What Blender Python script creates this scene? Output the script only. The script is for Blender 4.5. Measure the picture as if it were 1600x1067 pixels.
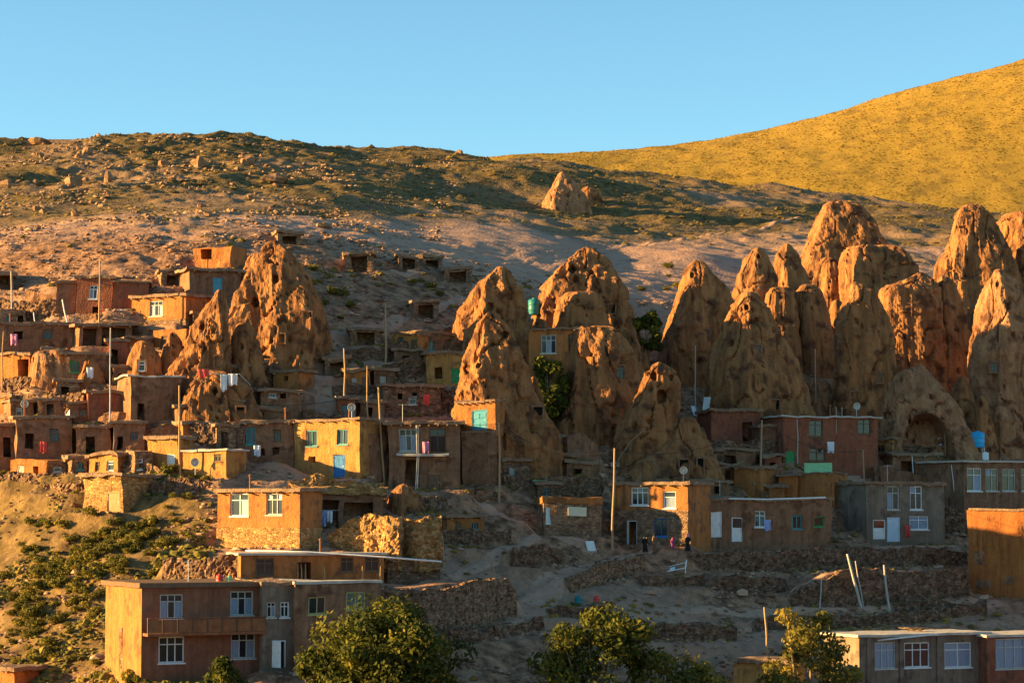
import bpy, math, random
import numpy as np
R = math.radians
random.seed(7); rng = np.random.default_rng(7)
for o in list(bpy.data.objects): bpy.data.objects.remove(o)
scene = bpy.context.scene
COL = scene.collection

# ------------------------------------------------------------------ camera
F = 3960.0                       # focal length in photo pixels (1600 wide)
PITCH = math.atan(266.5 / F)     # the level line lies near row 800 of the photo
cd = bpy.data.cameras.new('camera'); cam = bpy.data.objects.new('camera', cd); COL.objects.link(cam)
cd.sensor_width = 36; cd.lens = 36 * F / 1600; cd.clip_start = 1; cd.clip_end = 6000
cam.location = (0, 0, 0); cam.rotation_euler = (R(90) + PITCH, 0, 0)
scene.camera = cam
# ------------------------------------------------------------------ sky and sun
SUN_EL, SUN_BEHIND = 11.5, -4.0    # low sun from the left, a touch on the near side
w = bpy.data.worlds.new('World'); scene.world = w; w.use_nodes = True
nt = w.node_tree; nt.nodes.clear()
sky = nt.nodes.new('ShaderNodeTexSky'); sky.sky_type = 'NISHITA'; sky.sun_disc = False
sky.sun_elevation = R(SUN_EL); sky.sun_rotation = R(-(90 - SUN_BEHIND))
sky.altitude = 2200; sky.air_density = 1.0; sky.dust_density = 0.6; sky.ozone_density = 1.6
bg = nt.nodes.new('ShaderNodeBackground'); bg.inputs[1].default_value = 0.066
wo = nt.nodes.new('ShaderNodeOutputWorld')
tn = nt.nodes.new('ShaderNodeMix'); tn.data_type = 'RGBA'; tn.blend_type = 'MULTIPLY'; tn.inputs[0].default_value = 1; tn.inputs[7].default_value = (.72, .98, .955, 1)
nt.links.new(sky.outputs[0], tn.inputs[6]); nt.links.new(tn.outputs[2], bg.inputs[0]); nt.links.new(bg.outputs[0], wo.inputs[0])
sd = bpy.data.lights.new('sun', 'SUN'); sun = bpy.data.objects.new('sun', sd); COL.objects.link(sun)
sd.energy = 5.0; sd.angle = R(0.5); sd.color = (1.0, 0.65, 0.22)
a = R(SUN_BEHIND); e = R(SUN_EL)
from mathutils import Vector
sun_to = Vector((-math.cos(a) * math.cos(e), math.sin(a) * math.cos(e), math.sin(e)))
sun.rotation_euler = (-sun_to).to_track_quat('-Z', 'Y').to_euler()
vs = scene.view_settings
vs.view_transform = 'Standard'; vs.look = 'None'; vs.gamma = 1.0; vs.exposure = 1.95
vs.use_curve_mapping = False

# ------------------------------------------------------------------ rays and noise
CP, SP = math.cos(PITCH), math.sin(PITCH)
def ray(u, v):
    cx = (u - 800) / F; cy = (533.5 - v) / F
    y = CP - cy * SP
    return cx / y, (SP + cy * CP) / y          # x and z for each metre of y
def at(u, v, y):
    rx, rz = ray(u, v); return np.array([rx * y, y, rz * y])
def _h(n):
    n = n.astype(np.int64)
    n = (n ^ (n >> 13)) * 1274126177
    n &= 0x7fffffff
    n = (n ^ (n >> 16)) * 668265263
    n &= 0x7fffffff
    return ((n >> 7) & 0xffff) / 32767.5 - 1.0
def noise2(x, y, seed=0):
    x = np.asarray(x, float); y = np.asarray(y, float)
    ix = np.floor(x).astype(np.int64); iy = np.floor(y).astype(np.int64)
    fx = x - ix; fy = y - iy; fx = fx * fx * (3 - 2 * fx); fy = fy * fy * (3 - 2 * fy)
    def g(a, b): return _h((ix + a) * 374761393 + (iy + b) * 668265263 + seed * 9747117)
    return (g(0, 0) * (1 - fx) + g(1, 0) * fx) * (1 - fy) + (g(0, 1) * (1 - fx) + g(1, 1) * fx) * fy
def noise3(P, s=1.0, seed=0):
    P = np.asarray(P, float) * s
    I = np.floor(P).astype(np.int64); f = P - I; f = f * f * (3 - 2 * f)
    def g(a, b, c): return _h((I[..., 0] + a) * 374761393 + (I[..., 1] + b) * 668265263 + (I[..., 2] + c) * 1103515245 + seed * 9747117)
    fx, fy, fz = f[..., 0], f[..., 1], f[..., 2]
    def pl(c): return (g(0, 0, c) * (1 - fx) + g(1, 0, c) * fx) * (1 - fy) + (g(0, 1, c) * (1 - fx) + g(1, 1, c) * fx) * fy
    return pl(0) * (1 - fz) + pl(1) * fz
def fbm2(x, y, s, o=3, seed=0):
    r = 0; am = 1
    for k in range(o): r = r + am * noise2(x * s * 2 ** k, y * s * 2 ** k, seed + k * 17); am *= .5
    return r
def warp(V, amp, s=.8, seed=0):
    V = np.asarray(V, float)
    D = np.stack([noise3(V, s, seed + k * 31) + .5 * noise3(V, s * 2.3, seed + 7 + k * 31) for k in range(3)], -1)
    return V + amp * D
def stones(P, s):                # nearest-stone pattern: distance to the joint and a random value per stone
    Q = np.asarray(P, float) * s; I = np.floor(Q).astype(np.int64); f1 = np.full(len(Q), 9.); f2 = np.full(len(Q), 9.); rv = np.zeros(len(Q))
    for a in (-1, 0, 1):
        for b in (-1, 0, 1):
            for c in (-1, 0, 1):
                J = I + np.array([a, b, c]); n = J[:, 0] * 374761393 + J[:, 1] * 668265263 + J[:, 2] * 1103515245
                C = J + .5 + .42 * np.stack([_h(n + 11), _h(n + 222), _h(n + 3333)], -1); d = np.linalg.norm(Q - C, axis=1)
                nw = d < f1; f2 = np.where(nw, f1, np.minimum(f2, d)); rv = np.where(nw, _h(n + 77), rv); f1 = np.where(nw, d, f1)
    return f2 - f1, rv
def sstep(a, b, x):
    t = np.clip((x - a) / (b - a), 0, 1); return t * t * (3 - 2 * t)

# ------------------------------------------------------------------ objects
def mesh(name, V, faces, smooth=False):
    me = bpy.data.meshes.new(name)
    V = np.asarray(V, np.float32).reshape(-1, 3)
    if not isinstance(faces, (list, tuple)): faces = [faces]
    faces = [np.asarray(f, np.int32) for f in faces if len(f)]
    me.vertices.add(len(V)); me.vertices.foreach_set('co', V.ravel())
    n = sum(f.size for f in faces); m = sum(len(f) for f in faces)
    me.loops.add(n); me.polygons.add(m)
    me.loops.foreach_set('vertex_index', np.concatenate([f.ravel() for f in faces]))
    tot = np.concatenate([np.full(len(f), f.shape[1], np.int32) for f in faces])
    me.polygons.foreach_set('loop_start', np.concatenate([[0], np.cumsum(tot)[:-1]]).astype(np.int32))
    me.polygons.foreach_set('use_smooth', np.full(m, smooth))
    me.update(calc_edges=True); me.validate()
    return me
ORI = {}
def thing(name, label, cat, loc, group=None):
    o = bpy.data.objects.new(name, None); COL.objects.link(o); o.empty_display_size = .3
    o.location = tuple(float(c) for c in loc); ORI[o] = np.array(loc, float)
    return tag(o, label, cat, group)
def tag(o, label=None, cat=None, group=None, kind=None):
    if label: o['label'] = label
    if cat: o['category'] = cat
    if group: o['group'] = group
    if kind: o['kind'] = kind
    return o
def obj(name, V, faces, m, parent=None, smooth=False, loc=None):
    V = np.asarray(V, float).reshape(-1, 3)
    if parent is not None: org = ORI[parent]
    else: org = np.array(loc if loc is not None else (0, 0, 0), float)
    o = bpy.data.objects.new(name, mesh(name, V - org, faces, smooth)); COL.objects.link(o)
    o.data.materials.append(M[m] if isinstance(m, str) else m)
    if parent is not None: o.parent = parent
    else: o.location = tuple(float(c) for c in org)
    ORI[o] = org
    return o
BQ = np.array([[0, 2, 3, 1], [4, 5, 7, 6], [0, 1, 5, 4], [2, 6, 7, 3], [0, 4, 6, 2], [1, 3, 7, 5]])
class MB:
    def __init__(s): s.V = []; s.Q = []; s.n = 0
    def add(s, V, Q):
        V = np.asarray(V, float).reshape(-1, 3); s.V.append(V); s.Q.append(np.asarray(Q) + s.n); s.n += len(V)
    def box(s, fr, s0, s1, z0, z1, o0, o1, sub=None):
        O, t, n = fr
        if sub is None:
            P = [O + t * a + np.array([0, 0, c]) + n * b for a in (s0, s1) for b in (o0, o1) for c in (z0, z1)]
            s.add(P, BQ)
        else:
            up = np.array([0, 0, 1.]); L = O + t * s0 + up * z0 + n * o0
            A, B, C = t * (s1 - s0), up * (z1 - z0), n * (o1 - o0)
            s.patch(L + C, A, B, sub); s.patch(L, B, A, sub); s.patch(L, A, C, sub); s.patch(L + B, C, A, sub)
            s.patch(L, C, B, sub); s.patch(L + A, B, C, sub)
    def patch(s, P, A, B, sub):
        na = max(1, int(math.ceil(np.linalg.norm(A) / sub))); nb = max(1, int(math.ceil(np.linalg.norm(B) / sub)))
        i, j = np.meshgrid(np.arange(na + 1), np.arange(nb + 1), indexing='ij')
        V = P + (i[..., None] / na) * A + (j[..., None] / nb) * B
        k = (np.arange(na)[:, None] * (nb + 1) + np.arange(nb)[None]).ravel()
        s.add(V, np.stack([k, k + nb + 1, k + nb + 2, k + 1], -1))
    def tube(s, P, r, seg=7, cap=True):
        P = np.asarray(P, float); r = np.broadcast_to(np.asarray(r, float), (len(P),))
        T = np.gradient(P, axis=0); T /= np.linalg.norm(T, axis=1)[:, None] + 1e-9
        ref = np.array([0, 0, 1.]) if abs(T[0][2]) < .9 else np.array([1., 0, 0])
        ang = np.arange(seg) * 2 * math.pi / seg; V = []
        for p, t, q in zip(P, T, r):
            a1 = np.cross(t, ref); a1 /= np.linalg.norm(a1); a2 = np.cross(t, a1)
            V.append(p + q * (np.cos(ang)[:, None] * a1 + np.sin(ang)[:, None] * a2))
        n0 = len(P); V = np.concatenate(V); Q = []
        for i in range(n0 - 1):
            for k in range(seg):
                k2 = (k + 1) % seg; Q.append([i * seg + k, i * seg + k2, (i + 1) * seg + k2, (i + 1) * seg + k])
        if cap:
            V = np.concatenate([V, P[:1], P[-1:]]); c0 = n0 * seg
            for k in range(seg):
                k2 = (k + 1) % seg
                Q.append([c0, k2, k, k]); Q.append([c0 + 1, (n0 - 1) * seg + k, (n0 - 1) * seg + k2, (n0 - 1) * seg + k2])
        s.add(V, Q)
    def get(s):
        V = np.concatenate(s.V); Q = np.concatenate(s.Q)
        d = Q[:, 2] == Q[:, 3]
        return V, [Q[~d], Q[d][:, :3]]
    def make(s, name, m, parent=None, wp=0, ws=.8, seed=0, smooth=False, loc=None):
        V, q = s.get()
        if wp: V = warp(V, wp, ws, seed)
        return obj(name, V, q, m, parent, smooth, loc)

# ------------------------------------------------------------------ materials (procedural)
M = {}
def mat(name, c1, c2, c3=None, scale=1.5, rough=.95, bump=.4, bscale=6, stretch=None, attr=None, spots=None, kind='noise', spec=.15, detail=8):
    m = bpy.data.materials.new(name); m.use_nodes = True; t = m.node_tree; b = t.nodes['Principled BSDF']
    b.inputs['Roughness'].default_value = rough; b.inputs['Specular IOR Level'].default_value = spec
    L = t.links.new
    tc = t.nodes.new('ShaderNodeTexCoord'); src = tc.outputs['Object']
    if stretch:
        mp = t.nodes.new('ShaderNodeMapping'); mp.inputs['Scale'].default_value = stretch; L(src, mp.inputs[0]); ssrc = mp.outputs[0]
    else: ssrc = src
    n1 = t.nodes.new('ShaderNodeTexNoise'); n1.inputs['Scale'].default_value = scale; n1.inputs['Detail'].default_value = detail
    n1.inputs['Roughness'].default_value = .65; L(ssrc, n1.inputs['Vector'])
    cr = t.nodes.new('ShaderNodeValToRGB'); L(n1.outputs[0], cr.inputs[0])
    el = cr.color_ramp.elements; el[0].position = .33; el[0].color = (*c1, 1); el[1].position = .68; el[1].color = (*c2, 1)
    if c3: q = el.new(.5); q.color = (*c3, 1)
    col = cr.outputs[0]
    if kind == 'stone':
        vo = t.nodes.new('ShaderNodeTexVoronoi'); vo.inputs['Scale'].default_value = bscale
        mp2 = t.nodes.new('ShaderNodeMapping'); mp2.inputs['Scale'].default_value = (1, 1, 1.7); L(src, mp2.inputs[0]); L(mp2.outputs[0], vo.inputs['Vector'])
        vd = t.nodes.new('ShaderNodeTexVoronoi'); vd.feature = 'DISTANCE_TO_EDGE'; vd.inputs['Scale'].default_value = bscale; L(mp2.outputs[0], vd.inputs['Vector'])
        hs = t.nodes.new('ShaderNodeHueSaturation'); L(col, hs.inputs['Color'])
        sp = t.nodes.new('ShaderNodeSeparateColor'); L(vo.outputs['Color'], sp.inputs[0])
        mr = t.nodes.new('ShaderNodeMapRange'); mr.inputs['To Min'].default_value = .6; mr.inputs['To Max'].default_value = 1.35; L(sp.outputs[0], mr.inputs[0]); L(mr.outputs[0], hs.inputs['Value'])
        col = hs.outputs[0]
        mn = t.nodes.new('ShaderNodeMath'); mn.operation = 'MINIMUM'; mn.inputs[1].default_value = .12; L(vd.outputs['Distance'], mn.inputs[0])
        ad = t.nodes.new('ShaderNodeMath'); ad.operation = 'MULTIPLY_ADD'; ad.inputs[1].default_value = 4; L(mn.outputs[0], ad.inputs[0]); L(n1.outputs[0], ad.inputs[2]); hgt = ad.outputs[0]
    elif kind == 'brick':
        br = t.nodes.new('ShaderNodeTexBrick'); br.inputs['Scale'].default_value = 1; br.inputs['Brick Width'].default_value = .24; br.inputs['Row Height'].default_value = .08; br.inputs['Mortar Size'].default_value = .012
        sx = t.nodes.new('ShaderNodeSeparateXYZ'); L(src, sx.inputs[0]); ax = t.nodes.new('ShaderNodeMath'); ax.operation = 'ADD'; L(sx.outputs[0], ax.inputs[0]); L(sx.outputs[1], ax.inputs[1])
        cx = t.nodes.new('ShaderNodeCombineXYZ'); L(ax.outputs[0], cx.inputs[0]); L(sx.outputs[2], cx.inputs[1]); L(cx.outputs[0], br.inputs['Vector'])
        br.inputs['Color1'].default_value = (.85, .85, .85, 1); br.inputs['Color2'].default_value = (1.1, 1.05, 1, 1); br.inputs['Mortar'].default_value = (.9, .95, 1, 1)
        mx = t.nodes.new('ShaderNodeMix'); mx.data_type = 'RGBA'; mx.blend_type = 'MULTIPLY'; mx.inputs[0].default_value = 1; L(col, mx.inputs[6]); L(br.outputs[0], mx.inputs[7]); col = mx.outputs[2]
        hgt = n1.outputs[0]
    else:
        n2 = t.nodes.new('ShaderNodeTexNoise'); n2.inputs['Scale'].default_value = bscale; n2.inputs['Detail'].default_value = 6; L(ssrc, n2.inputs['Vector']); hgt = n2.outputs[0]
    if spots:                                   # patches of another real colour: lichen, stain, straw
        n3 = t.nodes.new('ShaderNodeTexNoise'); n3.inputs['Scale'].default_value = spots[1]; n3.inputs['Detail'].default_value = 5; L(src, n3.inputs['Vector'])
        r3 = t.nodes.new('ShaderNodeValToRGB'); r3.color_ramp.elements[0].position = spots[2]; r3.color_ramp.elements[1].position = spots[2] + .12; L(n3.outputs[0], r3.inputs[0])
        mx = t.nodes.new('ShaderNodeMix'); mx.data_type = 'RGBA'; L(r3.outputs[0], mx.inputs[0]); L(col, mx.inputs[6]); mx.inputs[7].default_value = (*spots[0], 1); col = mx.outputs[2]
    if name.startswith(('mud', 'cement', 'brick')) and name != 'mud_roof':      # rain streaks and worn patches in the plaster
        mp3 = t.nodes.new('ShaderNodeMapping'); mp3.inputs['Scale'].default_value = (2.2, 2.2, .25); L(src, mp3.inputs[0])
        n6 = t.nodes.new('ShaderNodeTexNoise'); n6.inputs['Scale'].default_value = 1; n6.inputs['Detail'].default_value = 7; n6.inputs['Roughness'].default_value = .7; L(mp3.outputs[0], n6.inputs['Vector'])
        m6 = t.nodes.new('ShaderNodeMapRange'); m6.inputs['From Min'].default_value = .3; m6.inputs['From Max'].default_value = .7; m6.inputs['To Min'].default_value = .62; m6.inputs['To Max'].default_value = 1.15; L(n6.outputs[0], m6.inputs[0])
        h6 = t.nodes.new('ShaderNodeHueSaturation'); L(col, h6.inputs['Color']); L(m6.outputs[0], h6.inputs['Value']); col = h6.outputs[0]
    if attr:                                    # second ground colour where the ground cover grows
        at_ = t.nodes.new('ShaderNodeAttribute'); at_.attribute_name = attr[0]
        ad = t.nodes.new('ShaderNodeMath'); ad.operation = 'MULTIPLY_ADD'; ad.inputs[1].default_value = 1.1; ad.inputs[2].default_value = -.55; L(n1.outputs[0], ad.inputs[0])
        a2 = t.nodes.new('ShaderNodeMath'); a2.operation = 'ADD'; a2.use_clamp = True; L(at_.outputs['Fac'], a2.inputs[0]); L(ad.outputs[0], a2.inputs[1])
        mx = t.nodes.new('ShaderNodeMix'); mx.data_type = 'RGBA'; L(a2.outputs[0], mx.inputs[0]); L(col, mx.inputs[6])
        n4 = t.nodes.new('ShaderNodeTexNoise'); n4.inputs['Scale'].default_value = .9; n4.inputs['Detail'].default_value = 7; L(src, n4.inputs['Vector'])
        r4 = t.nodes.new('ShaderNodeValToRGB'); r4.color_ramp.elements[0].position = .38; r4.color_ramp.elements[1].position = .62; r4.color_ramp.elements[0].color = (*attr[1], 1); r4.color_ramp.elements[1].color = (*attr[2], 1); L(n4.outputs[0], r4.inputs[0])
        L(r4.outputs[0], mx.inputs[7]); col = mx.outputs[2]
    if name == 'ground':                        # dark stony village soil
        a3 = t.nodes.new('ShaderNodeAttribute'); a3.attribute_name = 'soil'
        r5 = t.nodes.new('ShaderNodeValToRGB'); r5.color_ramp.elements[0].position = .38; r5.color_ramp.elements[1].position = .62; r5.color_ramp.elements[0].color = (.10, .047, .026, 1); r5.color_ramp.elements[1].color = (.44, .225, .122, 1)
        n5 = t.nodes.new('ShaderNodeTexNoise'); n5.inputs['Scale'].default_value = .9; n5.inputs['Detail'].default_value = 9; n5.inputs['Roughness'].default_value = .7; L(src, n5.inputs['Vector']); L(n5.outputs[0], r5.inputs[0])
        mx = t.nodes.new('ShaderNodeMix'); mx.data_type = 'RGBA'; L(a3.outputs['Fac'], mx.inputs[0]); L(col, mx.inputs[6]); L(r5.outputs[0], mx.inputs[7]); col = mx.outputs[2]
    L(col, b.inputs['Base Color'])
    bp = t.nodes.new('ShaderNodeBump'); bp.inputs['Strength'].default_value = bump; bp.inputs['Distance'].default_value = .12; L(hgt, bp.inputs['Height']); L(bp.outputs[0], b.inputs['Normal'])
    M[name] = m; return m
def tint(name, c1, c2, c3, trans=0.0):          # leaf and tuft colours vary with a random value stored per leaf clump
    m = bpy.data.materials.new(name); m.use_nodes = True; t = m.node_tree; b = t.nodes['Principled BSDF']
    at_ = t.nodes.new('ShaderNodeAttribute'); at_.attribute_name = 'tint'
    cr = t.nodes.new('ShaderNodeValToRGB'); el = cr.color_ramp.elements; el[0].color = (*c1, 1); el[1].color = (*c3, 1); q = el.new(.5); q.color = (*c2, 1)
    t.links.new(at_.outputs['Fac'], cr.inputs[0]); t.links.new(cr.outputs[0], b.inputs['Base Color'])
    b.inputs['Roughness'].default_value = .85; b.inputs['Specular IOR Level'].default_value = .2
    if trans:
        tr = t.nodes.new('ShaderNodeBsdfTranslucent'); t.links.new(cr.outputs[0], tr.inputs[0])
        ms = t.nodes.new('ShaderNodeMixShader'); ms.inputs[0].default_value = trans
        t.links.new(b.outputs[0], ms.inputs[1]); t.links.new(tr.outputs[0], ms.inputs[2]); t.links.new(ms.outputs[0], t.nodes['Material Output'].inputs[0])
    M[name] = m
mat('ground', (.36, .20, .128), (.54, .325, .22), (.45, .26, .172), scale=.5, bump=1.0, bscale=2.6, attr=('veg', (.095, .06, .021), (.205, .128, .038)), spots=((.25, .14, .092), .9, .57))
mat('far_grass', (.31, .18, .028), (.41, .245, .036), (.36, .21, .032), scale=.3, bump=.8, bscale=1.3, spots=((.25, .148, .03), .16, .54))
mat('path', (.36, .195, .12), (.48, .28, .185), scale=1.2, bump=.5, bscale=5)
mat('rock', (.15, .062, .026), (.40, .178, .068), (.28, .12, .046), scale=1.0, bump=1.0, bscale=4.5, stretch=(1.3, 1.3, .22), spots=((.11, .047, .024), .7, .53))
mat('rock_pale', (.22, .10, .046), (.46, .228, .11), (.33, .154, .073), scale=1.1, bump=1.0, bscale=4.5, stretch=(1.2, 1.2, .3), spots=((.15, .064, .033), .9, .54))
mat('boulder', (.20, .105, .055), (.36, .20, .105), scale=1.5, bump=.8, bscale=4)
mat('mud_orange', (.36, .128, .038), (.50, .20, .062), (.43, .163, .05), scale=1.1, bump=.7, bscale=7, spots=((.24, .098, .042), 1.1, .52))
mat('mud_brown', (.20, .094, .05), (.36, .188, .105), (.28, .14, .077), scale=1.0, bump=.8, bscale=6, spots=((.155, .07, .039), 1.1, .54))
mat('mud_red', (.23, .077, .04), (.36, .132, .072), (.295, .102, .055), scale=1.0, bump=.6, bscale=7, spots=((.17, .07, .043), 1.0, .55))
mat('mud_yellow', (.40, .18, .052), (.54, .262, .08), (.47, .22, .066), scale=1.0, bump=.7, bscale=6, spots=((.28, .125, .048), 1.2, .52))
mat('mud_rust', (.34, .105, .03), (.46, .165, .048), (.40, .135, .038), scale=1.0, bump=.5, bscale=7, spots=((.26, .09, .032), 1.0, .57))
mat('brick_brown', (.235, .095, .05), (.345, .15, .083), (.29, .12, .066), scale=.8, bump=.4, kind='brick', spots=((.20, .092, .058), .9, .55))
mat('cement', (.185, .13, .09), (.285, .205, .145), (.235, .168, .118), scale=.9, bump=.4, bscale=9, spots=((.145, .10, .07), 1.0, .55))
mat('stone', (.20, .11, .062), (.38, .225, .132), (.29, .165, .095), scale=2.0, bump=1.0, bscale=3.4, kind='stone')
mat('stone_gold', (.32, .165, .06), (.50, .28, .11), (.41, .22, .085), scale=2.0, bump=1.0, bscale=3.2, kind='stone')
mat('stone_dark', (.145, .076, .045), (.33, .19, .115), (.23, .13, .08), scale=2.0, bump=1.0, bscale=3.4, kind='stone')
mat('mud_roof', (.18, .105, .064), (.32, .20, .125), scale=1.4, bump=.9, bscale=5)
mat('roof_light', (.40, .34, .28), (.56, .49, .41), scale=2, bump=.3, bscale=5)
mat('rust', (.20, .075, .035), (.34, .14, .06), scale=2, bump=.2)
mat('wood', (.33, .20, .10), (.48, .31, .17), scale=3, bump=.4, stretch=(6, 6, .5))
mat('wood_dark', (.13, .075, .045), (.22, .135, .08), scale=3, bump=.4, stretch=(6, 6, .5))
mat('wood_grey', (.38, .33, .28), (.55, .49, .42), scale=3, bump=.4, stretch=(6, 6, .5))
mat('white_paint', (.66, .65, .62), (.82, .81, .78), scale=4, rough=.6, bump=.1)
mat('aged_white', (.38, .35, .30), (.58, .55, .49), scale=5, rough=.7, bump=.2)
mat('cream_paint', (.60, .52, .36), (.74, .66, .48), scale=4, rough=.6, bump=.1)
mat('olive_paint', (.40, .34, .13), (.52, .45, .2), scale=4, rough=.6, bump=.1)
mat('blue_paint', (.02, .12, .34), (.05, .20, .46), scale=3, rough=.6, bump=.2, spots=((.14, .19, .26), 2.5, .6))
mat('teal_paint', (.05, .20, .22), (.10, .30, .30), scale=3, rough=.6, bump=.1)
mat('cyan_paint', (.05, .26, .38), (.12, .38, .46), scale=3, rough=.6, bump=.2, spots=((.20, .24, .22), 2.5, .58))
mat('green_paint', (.03, .23, .07), (.07, .33, .12), scale=3, rough=.6, bump=.2, spots=((.14, .19, .10), 2.5, .6))
mat('pale_green', (.24, .50, .24), (.36, .62, .34), scale=3, rough=.7, bump=.1)
mat('pale_blue', (.46, .58, .68), (.58, .68, .76), scale=3, rough=.6, bump=.1)
mat('metal', (.42, .42, .42), (.58, .57, .55), scale=5, rough=.45, bump=.1, spec=.5)
mat('glass', (.012, .014, .018), (.03, .033, .04), scale=.6, rough=.12, bump=.02, spec=.5)
mat('curtain', (.14, .18, .27), (.30, .35, .44), scale=3, rough=.35, bump=.1, stretch=(8, 8, .4), spec=.4)
mat('cloth_red', (.55, .05, .04), (.70, .12, .09), scale=4, bump=.2)
mat('cloth_white', (.66, .66, .70), (.80, .80, .82), scale=4, bump=.2)
mat('cloth_blue', (.25, .32, .62), (.40, .48, .76), scale=4, bump=.2)
mat('cloth_pink', (.60, .18, .32), (.72, .30, .42), scale=4, bump=.2)
mat('cloth_and_shade_black', (.012, .011, .013), (.03, .028, .03), scale=4, bump=.2)  # clothes and cables; also the painted dark inside rock openings
mat('cloth_magenta', (.30, .04, .14), (.42, .08, .2), scale=4, bump=.2)
mat('skin', (.45, .26, .17), (.52, .31, .21), scale=6, bump=.05)
mat('plastic_blue', (.01, .30, .58), (.03, .40, .68), scale=1, rough=.4, bump=.05, spec=.4)
mat('plastic_teal', (.012, .15, .16), (.025, .21, .22), scale=1, rough=.45, bump=.05, spec=.4)
mat('plastic_red', (.55, .035, .025), (.68, .06, .04), scale=1, rough=.45, bump=.05, spec=.4)
mat('bark', (.20, .13, .08), (.34, .24, .16), scale=5, bump=.8, stretch=(4, 4, .6))
tint('leaves', (.045, .055, .010), (.10, .105, .016), (.24, .19, .022), .35)
tint('leaves_olive', (.085, .08, .016), (.19, .155, .026), (.36, .25, .035), .3)
tint('tufts', (.14, .095, .025), (.25, .165, .036), (.42, .25, .045), .2)
tint('tufts_gold', (.22, .14, .025), (.33, .205, .031), (.43, .265, .038), .4)
tint('rubble_red', (.19, .10, .055), (.29, .16, .085), (.42, .25, .14))
tint('rubble', (.13, .064, .036), (.31, .165, .095), (.50, .30, .19))
tint('tufts_green', (.075, .068, .018), (.16, .13, .028), (.33, .225, .04), .2)
tint('tufts_hill', (.10, .07, .023), (.18, .122, .034), (.32, .20, .045), .2)

# ------------------------------------------------------------------ terrain
TAB = []
US = [-200, 0, 350, 800, 1200, 1600, 1800]
for v, ds in ((1150, (176, 168, 160, 166, 174, 180, 183)), (1067, (186, 177, 167, 174, 182, 189, 192)), (900, (202, 193, 183, 191, 202, 213, 217)),
              (800, (212, 203, 194, 203, 217, 230, 235)), (700, (221, 212, 205, 215, 230, 246, 252)), (600, (229, 222, 217, 228, 246, 264, 271)),
              (500, (239, 232, 228, 245, 268, 286, 294)), (430, (250, 242, 237, 266, 294, 314, 322)), (350, (284, 277, 264, 316, 362, 396, 405)), (300, (324, 316, 308, 370, 450))):
    for u, d in zip(US, ds): TAB.append(at(u, v, d))
RIDGE = [(-200, 240, 392), (0, 228, 392), (200, 220, 397), (400, 215, 402), (600, 231, 432), (800, 254, 474), (1000, 277, 520), (1200, 303, 572), (1400, 336, 615), (1600, 354, 645), (1800, 372, 660)]
for u, v, d in RIDGE:
    for f_, k_ in (((.8, 13), (.9, 5)) if u > 700 else ((.9, .35 * (300 - v)),)): TAB.append(at(u, v + k_, d * f_))
    p = at(u, v, d); TAB.append(p); TAB.append(p + np.array([p[0] * .03, 25, -4.])); TAB.append(p + np.array([p[0] * .15, 90, -26.]))
for x in (-130, -60, 0, 60, 130): TAB.append(np.array([x, 118, -27.])); TAB.append(np.array([x, 70, -24.])); TAB.append(np.array([x, 5, -2.6])); TAB.append(np.array([x, -60, 4.]))
for y, z in ((150, -36), (220, -22), (300, -2), (400, 16)): TAB.append(np.array([-190, y, z]))
for y, z in ((150, -22), (220, -2), (300, 12), (400, 26)): TAB.append(np.array([190, y, z]))
TAB = np.array(TAB)
def tps_fit(P, lam):
    n = len(P); s = 100.
    X = P[:, :2] / s
    D = np.linalg.norm(X[:, None] - X[None], axis=-1)
    K = D ** 2 * np.log(D + 1e-9) + lam * np.eye(n)
    A = np.zeros((n + 3, n + 3)); A[:n, :n] = K; A[:n, n] = 1; A[:n, n + 1:] = X; A[n, :n] = 1; A[n + 1:, :n] = X.T
    return X, np.linalg.solve(A, np.concatenate([P[:, 2], np.zeros(3)])), s
TX, TW, TS = tps_fit(TAB, 2e-4)
def base_h(x, y):
    x = np.asarray(x, float); y = np.asarray(y, float); sh = x.shape
    Q = np.stack([x.ravel(), y.ravel()], -1) / TS; out = np.empty(len(Q)); n = len(TX)
    for i in range(0, len(Q), 40000):
        q = Q[i:i + 40000]; D2 = ((q[:, None] - TX[None]) ** 2).sum(-1)
        out[i:i + 40000] = (.5 * D2 * np.log(D2 + 1e-12)) @ TW[:n] + TW[n] + q @ TW[n + 1:]
    return out.reshape(sh)
_ys = np.arange(140, 700, .25)
def hit(u, v):
    rx, rz = ray(u, v)
    d = base_h(rx * _ys, _ys) - rz * _ys
    k = np.argmax(d > 0)
    if d[k] <= 0: k = len(_ys) - 1
    return np.array([rx * _ys[k], _ys[k], rz * _ys[k]])
PADS = []        # terraces: strips of ground levelled before a wall or filled behind it
def pad(A, B, zA, zB, q0, q1, f0=1.4, f1=1.4, order=1): PADS.append((order, np.array(A[:2]), np.array(B[:2]), zA, zB, q0, q1, f0, f1))
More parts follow.
